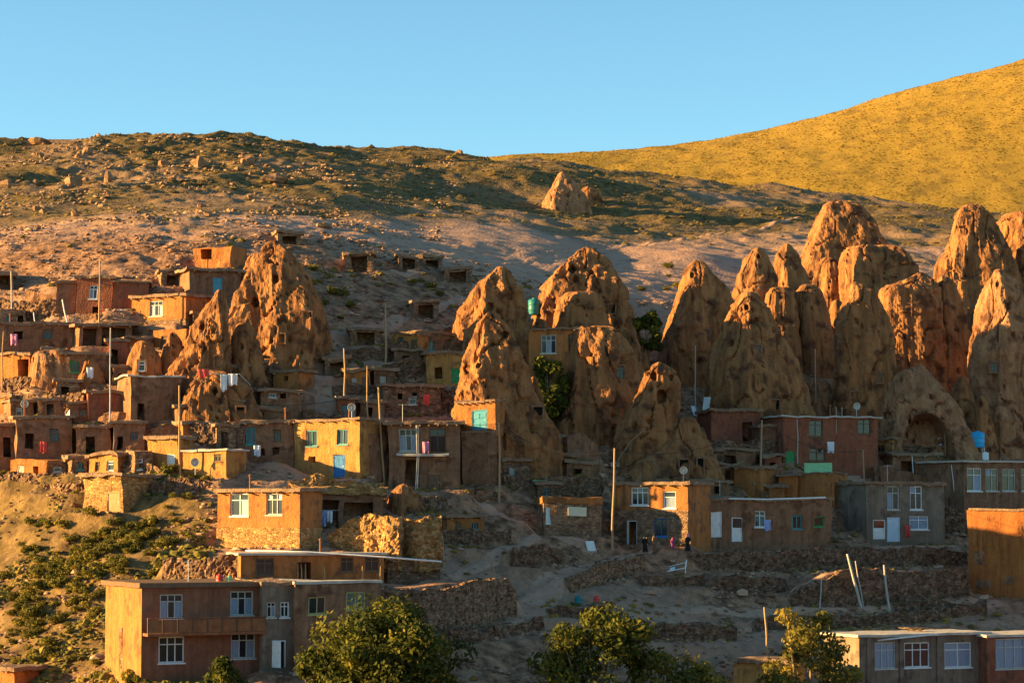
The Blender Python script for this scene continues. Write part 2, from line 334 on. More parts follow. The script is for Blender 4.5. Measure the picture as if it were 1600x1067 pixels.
def height(x, y):
    x = np.asarray(x, float); y = np.asarray(y, float)
    h = base_h(x, y)
    up = sstep(255, 300, y)
    low_ = 1 - up
    h = h + (.3 + .25 * up) * fbm2(x, y, .09, 2, 5) + (.2 * low_ + .07 * up) * fbm2(x, y, .5, 3, 9) + .14 * low_ * (1 - 2 * np.abs(noise2(x * .9, y * .9, 51)))
    hi = sstep(288, 318, y)
    h = h + hi * (.22 * fbm2(x, y, .45, 4, 23) + .35 * fbm2(x, y, .13, 2, 27))
    left = sstep(-20, -38, x) * sstep(285, 305, y)
    h = h + left * (.3 * fbm2(x, y, .7, 3, 21))
    low = sstep(-22, -30, x) * sstep(205, 190, y)
    h = h + low * (.4 * fbm2(x, y, .3, 4, 33))
    X = x.ravel(); Y = y.ravel(); H = h.ravel().copy()
    for _, A, B, zA, zB, q0, q1, f0, f1 in sorted(PADS, key=lambda k_: k_[0]):
        m = np.nonzero((X > min(A[0], B[0]) - 6) & (X < max(A[0], B[0]) + 6) & (Y > min(A[1], B[1]) - 9) & (Y < max(A[1], B[1]) + 9))[0]
        if not len(m): continue
        d = B - A; L = np.linalg.norm(d); d = d / L; nb = np.array([-d[1], d[0]])
        px, py = X[m] - A[0], Y[m] - A[1]
        s = px * d[0] + py * d[1]; q = px * nb[0] + py * nb[1]
        ws = 1 - sstep(0, 1.2, np.maximum(-s, s - L)); wq = (1 - sstep(0, f0, q0 - q)) * (1 - sstep(0, f1, q - q1))
        wt = ws * wq; z = zA + (zB - zA) * np.clip(s / L, 0, 1)
        H[m] = H[m] * (1 - wt) + z * wt
    return H.reshape(h.shape)

def hit2(u, v):                  # the same on the finished, terraced ground
    rx, rz = ray(u, v); ys = np.arange(145, 330, .2)
    d = height(rx * ys, ys) - rz * ys; k = np.argmax(d > 0)
    return np.array([rx * ys[k], ys[k], rz * ys[k]])

# ------------------------------------------------------------------ builders
def frame(O, psi):
    p = R(psi); return (np.array(O, float), np.array([math.cos(p), -math.sin(p), 0.]), np.array([-math.sin(p), -math.cos(p), 0.]))
def unproj(fr, u, v):
    O, t, n = fr; rx, rz = ray(u, v); k = (O[0] * n[0] + O[1] * n[1]) / (rx * n[0] + n[1])
    P = np.array([rx * k, k, rz * k]) - O
    return P[0] * t[0] + P[1] * t[1], P[2]
def window(par, fr, s0, s1, z0, z1, fm, cols=2, tr=.3, pane='glass', o=-.13, bar=.085):
    b = MB(); hsh = int(abs(fr[0][0] * 37 + s0 * 91) * 10) % 10
    if fm == 'white_paint' and hsh < 4: fm = 'aged_white'
    if fm == 'white_paint' and cols == 3 and hsh > 7: cols = 2
    b.box(fr, s0, s0 + bar, z0, z1, o - .07, o + .05); b.box(fr, s1 - bar, s1, z0, z1, o - .07, o + .05)
    b.box(fr, s0 + bar, s1 - bar, z0, z0 + bar, o - .068, o + .048); b.box(fr, s0 + bar, s1 - bar, z1 - bar, z1, o - .068, o + .048)
    xs = np.linspace(s0 + bar, s1 - bar, cols + 1); zs = [z0 + bar, z1 - bar]
    if tr: zm = z1 - (z1 - z0) * tr; zs = [z0 + bar, zm, z1 - bar]; b.box(fr, s0 + bar, s1 - bar, zm - .032, zm + .032, o - .064, o + .044)
    for x in xs[1:-1]: b.box(fr, x - .032, x + .032, z0 + bar, z1 - bar, o - .06, o + .04)
    wd = b.make('window', fm, par)
    sl = MB(); sl.box(fr, s0 - .08, s1 + .08, z0 - .1, z0 - .004, -.05, .07); sl.make('sill', fm, wd)
    for i in range(cols):
        for j in range(len(zs) - 1):
            p = MB(); p.box(fr, xs[i] + .01, xs[i + 1] - .01, zs[j] + .01, zs[j + 1] - .01, o - .035, o - .018); p.make('pane', 'curtain' if pane == 'glass' and (hsh * 7 + i * 3 + j * 5) % 6 == 0 and fm in ('white_paint', 'aged_white') else pane, wd)
    return wd
def door(par, fr, s0, s1, z0, z1, dm, glass=False, o=-.07):
    b = MB(); f = .07
    b.box(fr, s0, s0 + f, z0, z1, o - .09, o + .05); b.box(fr, s1 - f, s1, z0, z1, o - .09, o + .05); b.box(fr, s0 + f, s1 - f, z1 - f, z1, o - .088, o + .048)
    zm = z0 + (z1 - z0) * (.58 if glass else 1)
    b.box(fr, s0 + f, s1 - f, z0, zm - (0 if glass else f), o - .05, o)
    m = (s0 + s1) / 2
    for k in (0, 1):
        za, zb = z0 + .12 + k * (zm - z0) * .5, z0 + (zm - z0) * (.42 + .48 * k)
        b.box(fr, s0 + f + .06, m - .03, za, zb - .1, o, o + .018); b.box(fr, m + .03, s1 - f - .06, za, zb - .1, o, o + .018)
    d = b.make('door', dm, par)
    if glass: p = MB(); p.box(fr, s0 + f, s1 - f, zm, z1 - f, o - .04, o - .02); p.make('pane', 'glass', d)
    h = MB(); h.box(fr, s1 - f - .13, s1 - f - .07, z0 + (z1 - z0) * .45, z0 + (z1 - z0) * .52, o + .001, o + .06); h.make('handle', 'metal', d)
    return d
WS = {'W': ('white_paint', 3, .3, 'glass'), 'V': ('white_paint', 2, .3, 'glass'), 'C': ('white_paint', 3, .3, 'curtain'), 'U': ('white_paint', 1, .35, 'glass'),
      'B': ('blue_paint', 2, 0, 'glass'), 'T': ('teal_paint', 2, 0, 'glass'), 'Y': ('olive_paint', 2, 0, 'glass'), 'G': ('green_paint', 1, 0, 'glass'), 'K': ('wood_dark', 2, .3, 'glass')}
RECTS = []; SAG = []
def sag(h, amp, seed=0):          # an old house leans and sags as a whole, with its windows and doors
    for c in h.children:
        for o in [c] + list(c.children):
            n = len(o.data.vertices); V = np.empty(n * 3, np.float32); o.data.vertices.foreach_get('co', V); V = V.reshape(-1, 3).astype(float); Wd = V + ORI[o]
            V = V + amp * np.stack([noise3(Wd, .23, seed + k) + .4 * noise3(Wd, .5, seed + 5 + k) for k in range(3)], -1); o.data.vertices.foreach_set('co', V.astype(np.float32).ravel()); o.data.update()
HSEED = [0]
def house(name, label, uL, uR, vT, vB, psi=0, depth=5.5, wall='mud_brown', roof='mud_roof', ops=(), rough=.08, over=.25, th=.22, y=None, base=None, dy=0, cat='house', padq=1.3, seg=.55, rt=0, beams=0, roofw=.11, sink=2.2, group=None):
    """ops: (kind, uL, vT, uR, vB). base=(material, vTop) is a plinth of another material. Returns (thing, frame, s0, s1, H)."""
    HSEED[0] += 1; sd = HSEED[0]
    O = hit((uL + uR) / 2, vB) if y is None else at((uL + uR) / 2, vB, y)
    if dy: O = at((uL + uR) / 2, vB, O[1] + dy)
    fr = frame(O, psi); vm = (vT + vB) / 2
    s0 = unproj(fr, uL, vm)[0]; s1 = unproj(fr, uR, vm)[0]; H = unproj(fr, (uL + uR) / 2, vT)[1]
    h = thing(name, label, cat, O, group); RECTS.append((uL, uR, vT, vB, name)); SAG.append((h, rough))
    rects = []
    for op in ops:
        k, a, b_, c, d = op[:5]
        um = (a + c) / 2
        x0 = unproj(fr, a, (b_ + d) / 2)[0]; x1 = unproj(fr, c, (b_ + d) / 2)[0]; zt = unproj(fr, um, b_)[1]; zb = unproj(fr, um, d)[1]
        x0 = max(x0, s0 + .12); x1 = min(x1, s1 - .12); zt = min(zt, H - .12)
        if x1 - x0 < .15 or zt - zb < .15: continue
        rects.append((k, x0, x1, zb, zt))
    b = MB()
    zb0 = -sink
    if base: zp = unproj(fr, (uL + uR) / 2, base[1])[1]
    def brk(a, c, ex):
        L = sorted(set([a, c] + [e_ for e_ in ex if a < e_ < c])); out = [L[0]]
        for p, q in zip(L[:-1], L[1:]):
            n = max(1, int(math.ceil((q - p) / seg))); out += [p + (q - p) * i / n for i in range(1, n + 1)]
        return out
    SS = brk(s0, s1, [r for k in rects for r in k[1:3]]); ZZ = brk(zb0, H, [r for k in rects for r in k[3:5]] + ([zp] if base else []))
    up = np.array([0, 0, 1.]); O_, t, n = fr
    def cell(mb, a, c, z0, z1, o):
        mb.add([O_ + t * a + up * z0 + n * o, O_ + t * c + up * z0 + n * o, O_ + t * c + up * z1 + n * o, O_ + t * a + up * z1 + n * o], [[0, 1, 2, 3]])
    for i in range(len(SS) - 1):
        for j in range(len(ZZ) - 1):
            cs, cz = (SS[i] + SS[i + 1]) / 2, (ZZ[j] + ZZ[j + 1]) / 2
            if any(x0 < cs < x1 and z0 < cz < z1 for _, x0, x1, z0, z1 in rects): continue
            cell(b, SS[i], SS[i + 1], ZZ[j], ZZ[j + 1], 0)
    L = O_ + t * s0 + up * zb0; A = t * (s1 - s0); Z = up * (H - zb0); D = n * (-depth)
    b.patch(L, Z, D, seg); b.patch(L + A, D, Z, seg); b.patch(L + D, Z, A, seg); b.patch(L + Z, A, D, seg)
    rec = {'H': 1.6, 'O': 1.6}
    for k, x0, x1, z0, z1 in rects:
        r = rec.get(k[0], .34)
        P = O_ + t * x0 + up * z0; a_, z_, d_ = t * (x1 - x0), up * (z1 - z0), n * (-r)
        b.patch(P, d_, z_, 1.); b.patch(P + a_, z_, d_, 1.); b.patch(P, a_, d_, 1.); b.patch(P + z_, d_, a_, 1.); b.patch(P + d_, a_, z_, 1.)
    b.make('wall', wall, h, wp=rough, ws=.7, seed=sd)
    if base:
        pb = MB(); pb.box(fr, s0 - .05, s1 + .05, zb0, zp, -depth * .98, .07, .4) if not any(z0 < zp - .1 for _, _, _, z0, _ in rects) else None
        if pb.n: pb.make('plinth', base[0], h, wp=.04, ws=1.5, seed=sd + 3)
        else:
            for i in range(len(SS) - 1):
                for j in range(len(ZZ) - 1):
                    cs, cz = (SS[i] + SS[i + 1]) / 2, (ZZ[j] + ZZ[j + 1]) / 2
                    if cz > zp or any(x0 < cs < x1 and z0 < cz < z1 for _, x0, x1, z0, z1 in rects): continue
                    pb.box(fr, SS[i], SS[i + 1], ZZ[j], ZZ[j + 1], .0, .06)
            pb.make('plinth', base[0], h, wp=rough, ws=.7, seed=sd)
    if roof == 'mud_roof' and not beams and (s1 - s0) > 2.5: beams = int((s1 - s0) / 1.1)
    if roof:
        b = MB(); b.box(fr, s0 - over, s1 + over, H - .04, H + th, -depth - over, over, .45)
        V, q = b.get(); V = warp(V, roofw, .9, sd + 5)
        if rt: V[:, 2] += ((V - O_) @ t - s0) / (s1 - s0) * rt
        rf = obj('roof', V, q, roof, h)
        if beams:
            for x in np.linspace(s0 + .3, s1 - .3, beams):
                bb = MB(); bb.tube([O_ + t * x + up * (H - .1) - n * .4, O_ + t * x + up * (H - .1) + n * (over + .22)], .06, 6); bb.make('beam', 'wood', h)
    for k, x0, x1, z0, z1 in rects:
        if k in WS: fm, c, trn, pn = WS[k]; window(h, fr, x0, x1, z0, z1, fm, c, trn, pn)
        elif k[0] == 'D': door(h, fr, x0, x1, z0, z1, k[2:].replace('*', ''), '*' in k)
        elif k[0] == 'O':
            d = MB(); fo = O_ + t * (x0 + .04) + n * .02; f2 = (fo, (t * .45 + n * .9) / np.linalg.norm(t * .45 + n * .9), n); d.box(f2, 0, min(.8, x1 - x0), z0, z1 - .05, 0, .05); d.make('door', k[2:], h)
            g = MB(); g.box(fr, x0, x0 + .07, z0, z1, -.2, .03); g.box(fr, x1 - .07, x1, z0, z1, -.2, .03); g.box(fr, x0 + .07, x1 - .07, z1 - .07, z1, -.198, .028); g.make('door_frame', k[2:], h)
    if padq:
        a_, c_ = O_ + t * (s0 - .3), O_ + t * (s1 + .3); pad(a_, c_, O_[2] - .03, O_[2] - .03, -padq, .4, 1.4, 1.0, 3)
    return h, fr, s0, s1, H
def rock(label, prof, y=None, dy=0, m='rock', amp=.07, kd=.8, pits=0, holes=(), wins=(), name='rock_cone', cat='rock cone', lobes=0, sd=None, flat=1.0, group=None, seg=None, caves=(), ro=None):
    """prof: (row, left, right) outline of the rock in the photo, top first; it becomes a solid of its real size at its place on the slope."""
    HSEED[0] += 1; sd = sd or HSEED[0]
    P = np.array(prof, float); vb = P[-1, 0]; ub = (P[-1, 1] + P[-1, 2]) / 2
    yf = hit(ub, vb)[1] if y is None else y
    Rb = (P[-1, 2] - P[-1, 1]) / 2 / F * yf
    yc = yf + Rb * kd * .75 + dy
    vs_ = np.concatenate([[P[0, 0] - 1.5], P[:, 0], [vb + 14, vb + 60]])
    ex = max(0, (P[-1, 2] - P[-2, 2]) / (P[-1, 0] - P[-2, 0])) * 10; w0 = P[0, 2] - P[0, 1]; c0 = (P[0, 1] + P[0, 2]) / 2
    uL = np.concatenate([[c0 - w0 * .12], P[:, 1], [P[-1, 1] - ex, P[-1, 1] - 2 * ex]]); uR = np.concatenate([[c0 + w0 * .12], P[:, 2], [P[-1, 2] + ex, P[-1, 2] + 2 * ex]])
    H = (vs_[-1] - vs_[0]) / F * yc
    nr = int(min(120, max(16, H / .17))); ns = int(seg or min(150, max(28, 2 * math.pi * Rb * .9 / .17)))
    k = np.linspace(0, 1, nr); vv = vs_[0] + (vs_[-1] - vs_[0]) * k ** 1.15
    l, r = np.interp(vv, vs_, uL), np.interp(vv, vs_, uR)
    ker = np.array([0, 1, 2, 1, 0.]) / 4
    fla = .13 * sstep(.55, 1.0, (vv - vs_[0]) / (vb - vs_[0])) * (r - l); l = l - fla * .5; r = r + fla * .5
    l = np.convolve(np.pad(l, 2, 'edge'), ker, 'valid'); r = np.convolve(np.pad(r, 2, 'edge'), ker, 'valid')
    rz = np.array([ray(800, v_)[1] for v_ in vv]) * yc
    cx = (l + r) / 2 - 800; Rr = (r - l) / 2 / F * yc; cx = cx / F * yc
    th = np.arange(ns) * 2 * math.pi / ns
    TH, I = np.meshgrid(th, np.arange(nr)); CR = np.cos(TH); SR = np.sin(TH)
    RR = Rr[I]
    ro = np.random.default_rng(sd + 900).uniform(.05, .6) if ro is None else ro; qx = 1.34 if ro is None else 1.2
    RR = RR / (np.abs(np.cos(TH + ro)) ** qx + np.abs(np.sin(TH + ro)) ** qx) ** (1 / qx); RR = RR * (Rr / np.maximum(1e-6, np.abs(RR * CR).max(1)))[:, None]
    X = cx[I] + RR * CR; Y = yc + RR * kd * SR * flat; Zc = rz[I] + 0 * TH
    V = np.stack([X, Y, Zc], -1); Nn = np.stack([CR, SR, .25 + 0 * CR], -1); Nn /= np.linalg.norm(Nn, axis=-1)[..., None]
    fl = np.stack([X, Y, Zc * .22], -1)
    fs = np.stack([X, Y, Zc * .12], -1)
    rid = 1 - 2.2 * np.abs(noise3(fs, .62, sd + 2)); rid2 = 1 - 2.2 * np.abs(noise3(fs, 1.35, sd + 6))
    d = .6 * noise3(V, .3, sd) + 1.35 * rid + .7 * rid2 + .35 * (1 - 2 * np.abs(noise3(fl, 2.6, sd + 7))) + .12 * noise3(V, 1.3, sd + 3) + .2 * (1 - 2 * np.abs(noise3(V, 2.4, sd + 5))) + .2 * noise3(V, 4.4, sd + 4) + .2 * noise3(V, 8.1, sd + 14)
    crack = np.abs(noise3(np.stack([X * 1.0, Y, Zc * .3], -1), .8, sd + 8)); d = d - 1.9 * (1 - sstep(.0, .055, crack))
    led = noise3(np.stack([X * .25, Y * .25, Zc], -1), .9, sd + 9); d = d + .6 * sstep(.18, .3, led) - .3
    fade = np.minimum(1, np.sqrt(RR / max(.4, .35 * Rb)))
    V = V + Nn * (d * (.6 * amp * Rb + .055) * fade)[..., None]
    rr = np.random.default_rng(sd)
    for q in range(int(pits * .9) + 3):
        i = rr.integers(int(nr * .06), int(nr * .75)); tq = rr.uniform(math.pi * .95, math.pi * 1.95); rad = rr.choice([.16, .22, .3, .42], p=[.4, .35, .2, .05])
        c = np.array([cx[i] + Rr[i] * math.cos(tq), yc + Rr[i] * kd * math.sin(tq), rz[i]])
        D = np.sqrt(((V - c) ** 2 * np.array([1, 1, .6])).sum(-1)); V = V - Nn * (rad * 1.7 * (1 - sstep(.45 * rad, rad, D)))[..., None]
    for hu, hv, hr, hd in holes:
        c = at(hu, hv, yc); hx = np.hypot((V[..., 0] - c[0]), (V[..., 2] - c[2]) * .8); hr_ = hr / F * yc
        wgt = (1 - sstep(hr_ * .65, hr_, hx)) * (SR < .1); V[..., 1] += wgt * hd
    for u0, v0, u1, v1, hd in caves:          # wide cave mouths
        a_, b_ = at(u0, v0, yc), at(u1, v1, yc); mx, mz = (a_[0] + b_[0]) / 2, b_[2]
        q = ((V[..., 0] - mx) / (abs(b_[0] - a_[0]) / 2)) ** 2 + (np.maximum(0, V[..., 2] - mz) / (a_[2] - b_[2])) ** 2
        wgt = (1 - sstep(.75, 1.05, q)) * (SR < .1) * (V[..., 2] > mz - 1.5); V[..., 1] += wgt * hd
    j = np.arange(nr - 1)[:, None] * ns; kk = np.arange(ns)[None]; k2 = (kk + 1) % ns
    Q = np.stack([j + kk, j + ns + kk, j + ns + k2, j + k2], -1).reshape(-1, 4)
    top = V[0].mean(0) + np.array([0, 0, .02]); VV = np.concatenate([V.reshape(-1, 3), top[None]]); ti = nr * ns
    T = np.stack([np.full(ns, ti), np.arange(ns), (np.arange(ns) + 1) % ns], -1)
    base = np.array([cx[-3], yc, rz[np.argmin(np.abs(vv - vb))]])
    if not wins:
        return tag(obj(name, VV, [Q, T], m, None, False, base), label, cat, group)
    t = thing(name, label, cat, base, group)
    obj('rock_body', VV, [Q, T], m, t, False)
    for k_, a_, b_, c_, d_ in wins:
        um, vm = (a_ + c_) / 2, (b_ + d_) / 2; p = at(um, vm, yc)
        # surface of the rock where the opening is cut
        dd = np.hypot(V[..., 0] - p[0], V[..., 2] - p[2]) + (SR > 0) * 99
        ii = np.unravel_index(np.argsort(dd, axis=None)[:6], dd.shape); ys = V[ii][:, 1].min() - .05
        fr = frame(at(um, d_, ys), 0); x0, z1 = unproj(fr, a_, b_); x1, z0 = unproj(fr, c_, d_)
        s = MB(); e_ = .14
        s.box(fr, x0 - e_, x0, z0, z1 + e_, -.7, .06, .4); s.box(fr, x1, x1 + e_, z0, z1 + e_, -.7, .06, .4); s.box(fr, x0, x1, z1, z1 + e_, -.7, .058, .4); s.box(fr, x0 - e_, x1 + e_, z0 - .1, z0, -.7, .1, .4); s.box(fr, x0, x1, z0, z1, -.7, -.5)
        s.make('surround', 'mud_brown', t, wp=.03)
        if k_ in WS: fm, c, trn, pn = WS[k_]; window(t, fr, x0, x1, z0, z1, fm, c, trn, pn, o=-.08)
        elif k_[0] == 'D': door(t, fr, x0, x1, z0, z1, k_[2:].replace('*', ''), '*' in k_, o=-.05)
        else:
            g = MB(); g.box(fr, x0, x1, z0, z1, -.42, -.36); g.make('painted_hole_dark', 'cloth_and_shade_black' if k_ == 'H' else 'wood_dark', t)  # near-black panel: the inner shade of a hole put into its colour
    return t
def wall(label, pts, m='stone_dark', th=.55, name='retaining_wall', fill=2.2, rough=.14, cat='wall', y=None, front=.9, group=None):
    """pts: (column, top row, bottom row) along the wall."""
    HSEED[0] += 1; sd = HSEED[0]
    G = []
    for u, vt, vb, *yy in pts:
        p = at(u, vb, yy[0]) if yy else hit(u, vb) if y is None else at(u, vb, y); G.append((p, at(u, vt, p[1])[2]))
    b = MB()
    for (p, zt), (q, zu) in zip(G[:-1], G[1:]):
        d = q - p; d[2] = 0; L = np.linalg.norm(d); d /= L; nb = np.array([-d[1], d[0], 0])
        st = .15 if m.startswith('stone') else .4; n1 = max(1, int(L / st)); zb = min(p[2], q[2]) - .8; n2 = max(2, int((max(zt, zu) - zb) / st))
        def grid(off0, off1, kind):
            i, j = np.meshgrid(np.arange(n1 + 1), np.arange(n2 + 1), indexing='ij'); S = i / n1; T_ = j / n2
            zz = zb + (zt + (zu - zt) * S - zb) * T_
            V = p[None, None] * (1 - S[..., None]) + (p + d * L)[None, None] * S[..., None] + nb * off0; V[..., 2] = zz
            k = (np.arange(n1)[:, None] * (n2 + 1) + np.arange(n2)[None]).ravel()
            b.add(V, np.stack([k, k + n2 + 1, k + n2 + 2, k + 1], -1))
        grid(0, 0, 0); grid(th, 0, 0)
        A0 = np.array([p[0], p[1], zt]); B0 = np.array([p[0] + d[0] * L, p[1] + d[1] * L, zu])
        b.patch(A0, B0 - A0, nb * th, st)
        for e0, ez in ((np.array([p[0], p[1], zb]), zt), (np.array([p[0] + d[0] * L, p[1] + d[1] * L, zb]), zu)): b.patch(e0, nb * th, np.array([0, 0, ez - zb]), .4)
        if fill is not None and fill: pad(p, q, zt - .12, zu - .12, .5, fill, .35, 1.8, 0)
        if front: pad(p, q, p[2] - .05, q[2] - .05, -front, -.05, 1.0, .4, 2)
    V, q = b.get(); V[:, 2] += .28 * fbm2(V[:, 0], V[:, 1] * .2, .45, 3, sd) - .05; V = warp(V, rough, 1.1, sd)
    if m.startswith('stone'):
        ed, rv = stones(V * np.array([1, 1, 1.6]), 2.7); dd = .11 * (sstep(0, .16, ed) - .7) + .07 * rv; V[:, 1] -= dd * 1.2; V[:, 2] += dd * .5
    return tag(obj(name, V, q, m, None, False, G[0][0]), label, cat, group)
def pole(label, u0, v0, u1, v1, r=.085, m='wood', y=None, name='utility_pole', cat='pole', group=None):
    HSEED[0] += 1
    p = hit(u1, v1) if y is None else at(u1, v1, y); q = at(u0, v0, p[1])
    n = 9; S = np.linspace(0, 1, n); d = q - p; P = p + S[:, None] * d
    P[:, 0] += .05 * noise2(S * 3, S * 0 + HSEED[0], 3); P = np.concatenate([[p - d / np.linalg.norm(d) * 1.0], P])
    b = MB(); b.tube(P, np.concatenate([[r], r * (1 - .3 * S)]), 8)
    return tag(b.make(name, m, None, loc=p, smooth=True), label, cat, group)
def bar(mb, A, B, r=.03, seg=6): mb.tube([A, (np.array(A) + np.array(B)) / 2, B], r, seg)

# ================================================================== ROCK CONES (outline rows of the photo -> solids on the slope)
# left group
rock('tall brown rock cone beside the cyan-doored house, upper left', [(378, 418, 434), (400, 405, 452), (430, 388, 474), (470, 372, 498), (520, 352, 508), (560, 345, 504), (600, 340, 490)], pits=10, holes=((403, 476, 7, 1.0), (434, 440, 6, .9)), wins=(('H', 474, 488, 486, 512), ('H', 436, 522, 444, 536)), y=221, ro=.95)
rock('small lit rock knob in front of the tall left cone', [(506, 372, 388), (525, 362, 398), (550, 356, 406), (580, 352, 411), (612, 348, 414)], pits=10, amp=.1)
rock('steep ragged rock fin with lit left edge below the orange house', [(455, 336, 350), (480, 318, 358), (510, 302, 364), (545, 288, 366), (590, 264, 364), (632, 255, 360)], pits=14, amp=.12, holes=((318, 512, 5, .7),), wins=(('H', 336, 556, 346, 572),))
rock('low round brown rock dome with a tiny window, left', [(534, 214, 234), (545, 206, 244), (565, 199, 250), (590, 195, 253), (612, 193, 256)], wins=(('U', 216, 564, 227, 580),))
rock('lit blunt rock stump beside the dark doorway, far left', [(548, 56, 96), (556, 49, 112), (580, 47, 118), (614, 46, 121)], pits=6, m='rock_pale')
rock('squat rock hump with red cloth and laundry hanging on it', [(578, 312, 330), (588, 302, 362), (605, 294, 384), (635, 286, 397), (668, 281, 403)], pits=14, holes=((340, 612, 5, .7),), wins=(('H', 370, 636, 382, 652),), amp=.1)
rock('small rock knob behind the laundry, left', [(398, 392, 410), (412, 384, 420), (432, 378, 428), (460, 374, 434)], amp=.12)
# centre
rock('brown rock cone behind the pitted one, centre left', [(418, 772, 786), (438, 752, 798), (455, 736, 806), (480, 727, 815), (520, 711, 824), (560, 700, 832), (602, 690, 838)], pits=8, amp=.1, holes=((766, 482, 6, .8),), wins=(('H', 794, 500, 803, 514),))
rock('pitted rock cone with bright orange lit flank above a blue door', [(490, 760, 774), (510, 748, 786), (540, 738, 802), (575, 727, 818), (610, 718, 830), (645, 711, 843), (690, 704, 858)], pits=40, amp=.09, holes=((789, 524, 6, .8), (732, 578, 7, .6), (748, 574, 4, .6)), wins=(('H', 833, 636, 848, 670),), y=210)
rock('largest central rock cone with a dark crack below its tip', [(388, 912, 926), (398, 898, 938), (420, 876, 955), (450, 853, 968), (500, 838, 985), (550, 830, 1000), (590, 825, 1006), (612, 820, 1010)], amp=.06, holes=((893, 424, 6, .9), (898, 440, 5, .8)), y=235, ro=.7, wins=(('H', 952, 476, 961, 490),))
rock('smooth twin-lobed rock knob lit at its left, before the central cone', [(457, 890, 930), (468, 876, 940), (490, 867, 946), (520, 861, 950), (560, 858, 956)], amp=.07, y=230.5)
rock('rough rock cone carrying the little house with a white window', [(512, 900, 955), (535, 892, 975), (560, 886, 988), (600, 880, 998), (640, 871, 1002), (684, 860, 1000)], pits=14, amp=.08, wins=(('K', 962, 572, 976, 592),))
rock('rock fin with two dark holes and an orange sunlit edge', [(567, 1024, 1036), (578, 1013, 1049), (600, 1000, 1059), (630, 985, 1058), (660, 969, 1053), (690, 958, 1050), (722, 950, 1048)], pits=34, amp=.08, holes=((1033, 620, 9, 1.2), (1021, 588, 6, .8), (1048, 590, 4, .6)), kd=.6, y=217.5, ro=.2)
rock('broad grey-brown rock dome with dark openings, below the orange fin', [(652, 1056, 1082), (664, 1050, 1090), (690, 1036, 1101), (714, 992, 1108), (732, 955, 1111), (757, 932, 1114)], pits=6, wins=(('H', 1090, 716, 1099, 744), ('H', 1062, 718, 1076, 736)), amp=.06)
# right group
rock('leftmost tall cone of the right rock group, lit holes near its tip', [(408, 1085, 1096), (424, 1075, 1110), (450, 1066, 1134), (480, 1055, 1147), (520, 1043, 1151), (560, 1036, 1151), (602, 1031, 1151)], pits=16, amp=.05, ro=.6, holes=((1080, 432, 4, .6),), wins=(('K', 1096, 516, 1108, 532), ('H', 1062, 556, 1072, 576)))
rock('pointed cone with a notch near its tip, second of the right group', [(388, 1181, 1193), (405, 1165, 1201), (430, 1152, 1212), (470, 1146, 1221), (515, 1143, 1226), (560, 1142, 1230)], amp=.05, holes=((1184, 402, 3, .6),))
rock('pointed slim cone between the notched cone and the biggest cone', [(382, 1227, 1237), (398, 1217, 1247), (425, 1207, 1260), (470, 1200, 1272), (525, 1196, 1282)], amp=.05)
rock('big front cone with pitted lit cap and a small window', [(458, 1162, 1180), (478, 1146, 1195), (510, 1129, 1211), (550, 1116, 1233), (590, 1109, 1256), (640, 1105, 1261), (668, 1102, 1265)], pits=44, amp=.05, wins=(('K', 1173, 540, 1189, 556), ('H', 1196, 625, 1218, 652)), holes=((1165, 482, 4, .6), (1180, 502, 4, .6)), y=231)
rock('rounded brown pillar behind the big front cone, right group', [(450, 1206, 1234), (462, 1198, 1240), (490, 1192, 1245), (530, 1189, 1248), (575, 1186, 1250)], amp=.05)
rock('blunt rock pillar with a lit orange cap, right group', [(446, 1252, 1274), (456, 1246, 1284), (490, 1243, 1296), (530, 1243, 1302), (585, 1242, 1305)], amp=.05)
rock('biggest cone of the right group, high on the slope, whole left flank lit', [(315, 1302, 1320), (322, 1291, 1343), (345, 1280, 1363), (370, 1268, 1378), (395, 1258, 1390), (420, 1251, 1396), (465, 1245, 1402)], amp=.04, pits=4, ro=.75)
rock('dark rounded rock at the foot of the biggest cone', [(404, 1286, 1310), (418, 1276, 1320), (450, 1270, 1331), (505, 1266, 1338)], amp=.06)
rock('broad domed rock with a lit left rim, middle of the right group', [(385, 1337, 1394), (393, 1324, 1410), (420, 1321, 1430), (450, 1322, 1443), (490, 1322, 1450), (545, 1320, 1456)], amp=.06, wins=(('H', 1392, 432, 1402, 444),))
rock('upright ribbed rock blade with a bright lit left edge', [(442, 1332, 1343), (456, 1327, 1364), (480, 1320, 1376), (520, 1311, 1390), (580, 1304, 1399), (640, 1300, 1402), (684, 1297, 1404)], pits=30, amp=.07, kd=.7, wins=(('H', 1330, 612, 1341, 628), ('K', 1368, 584, 1379, 598)))
rock('ribbed rock wall with a small lit knob on top', [(428, 1434, 1450), (438, 1415, 1457), (455, 1375, 1462), (500, 1369, 1468), (560, 1370, 1476), (624, 1370, 1482)], amp=.09)
rock('slender upright rock column, right group', [(432, 1469, 1482), (445, 1462, 1494), (480, 1460, 1505), (540, 1458, 1515), (624, 1455, 1522)], amp=.06, wins=(('H', 1484, 560, 1494, 576),))
rock('dark domed rock with an eye-like hole behind the slender column', [(396, 1480, 1504), (410, 1467, 1520), (440, 1464, 1536), (505, 1460, 1548)], amp=.06, holes=((1515, 433, 4, .6),))
rock('tall tapering cone with lit tip at upper right', [(320, 1515, 1531), (334, 1501, 1545), (370, 1490, 1565), (400, 1481, 1578), (440, 1475, 1590), (510, 1468, 1600)], amp=.05, pits=4, ro=.7)
rock('massive rock mass at the right edge behind the tapering cone', [(333, 1578, 1628), (350, 1562, 1650), (400, 1550, 1672), (500, 1540, 1690)], amp=.05)
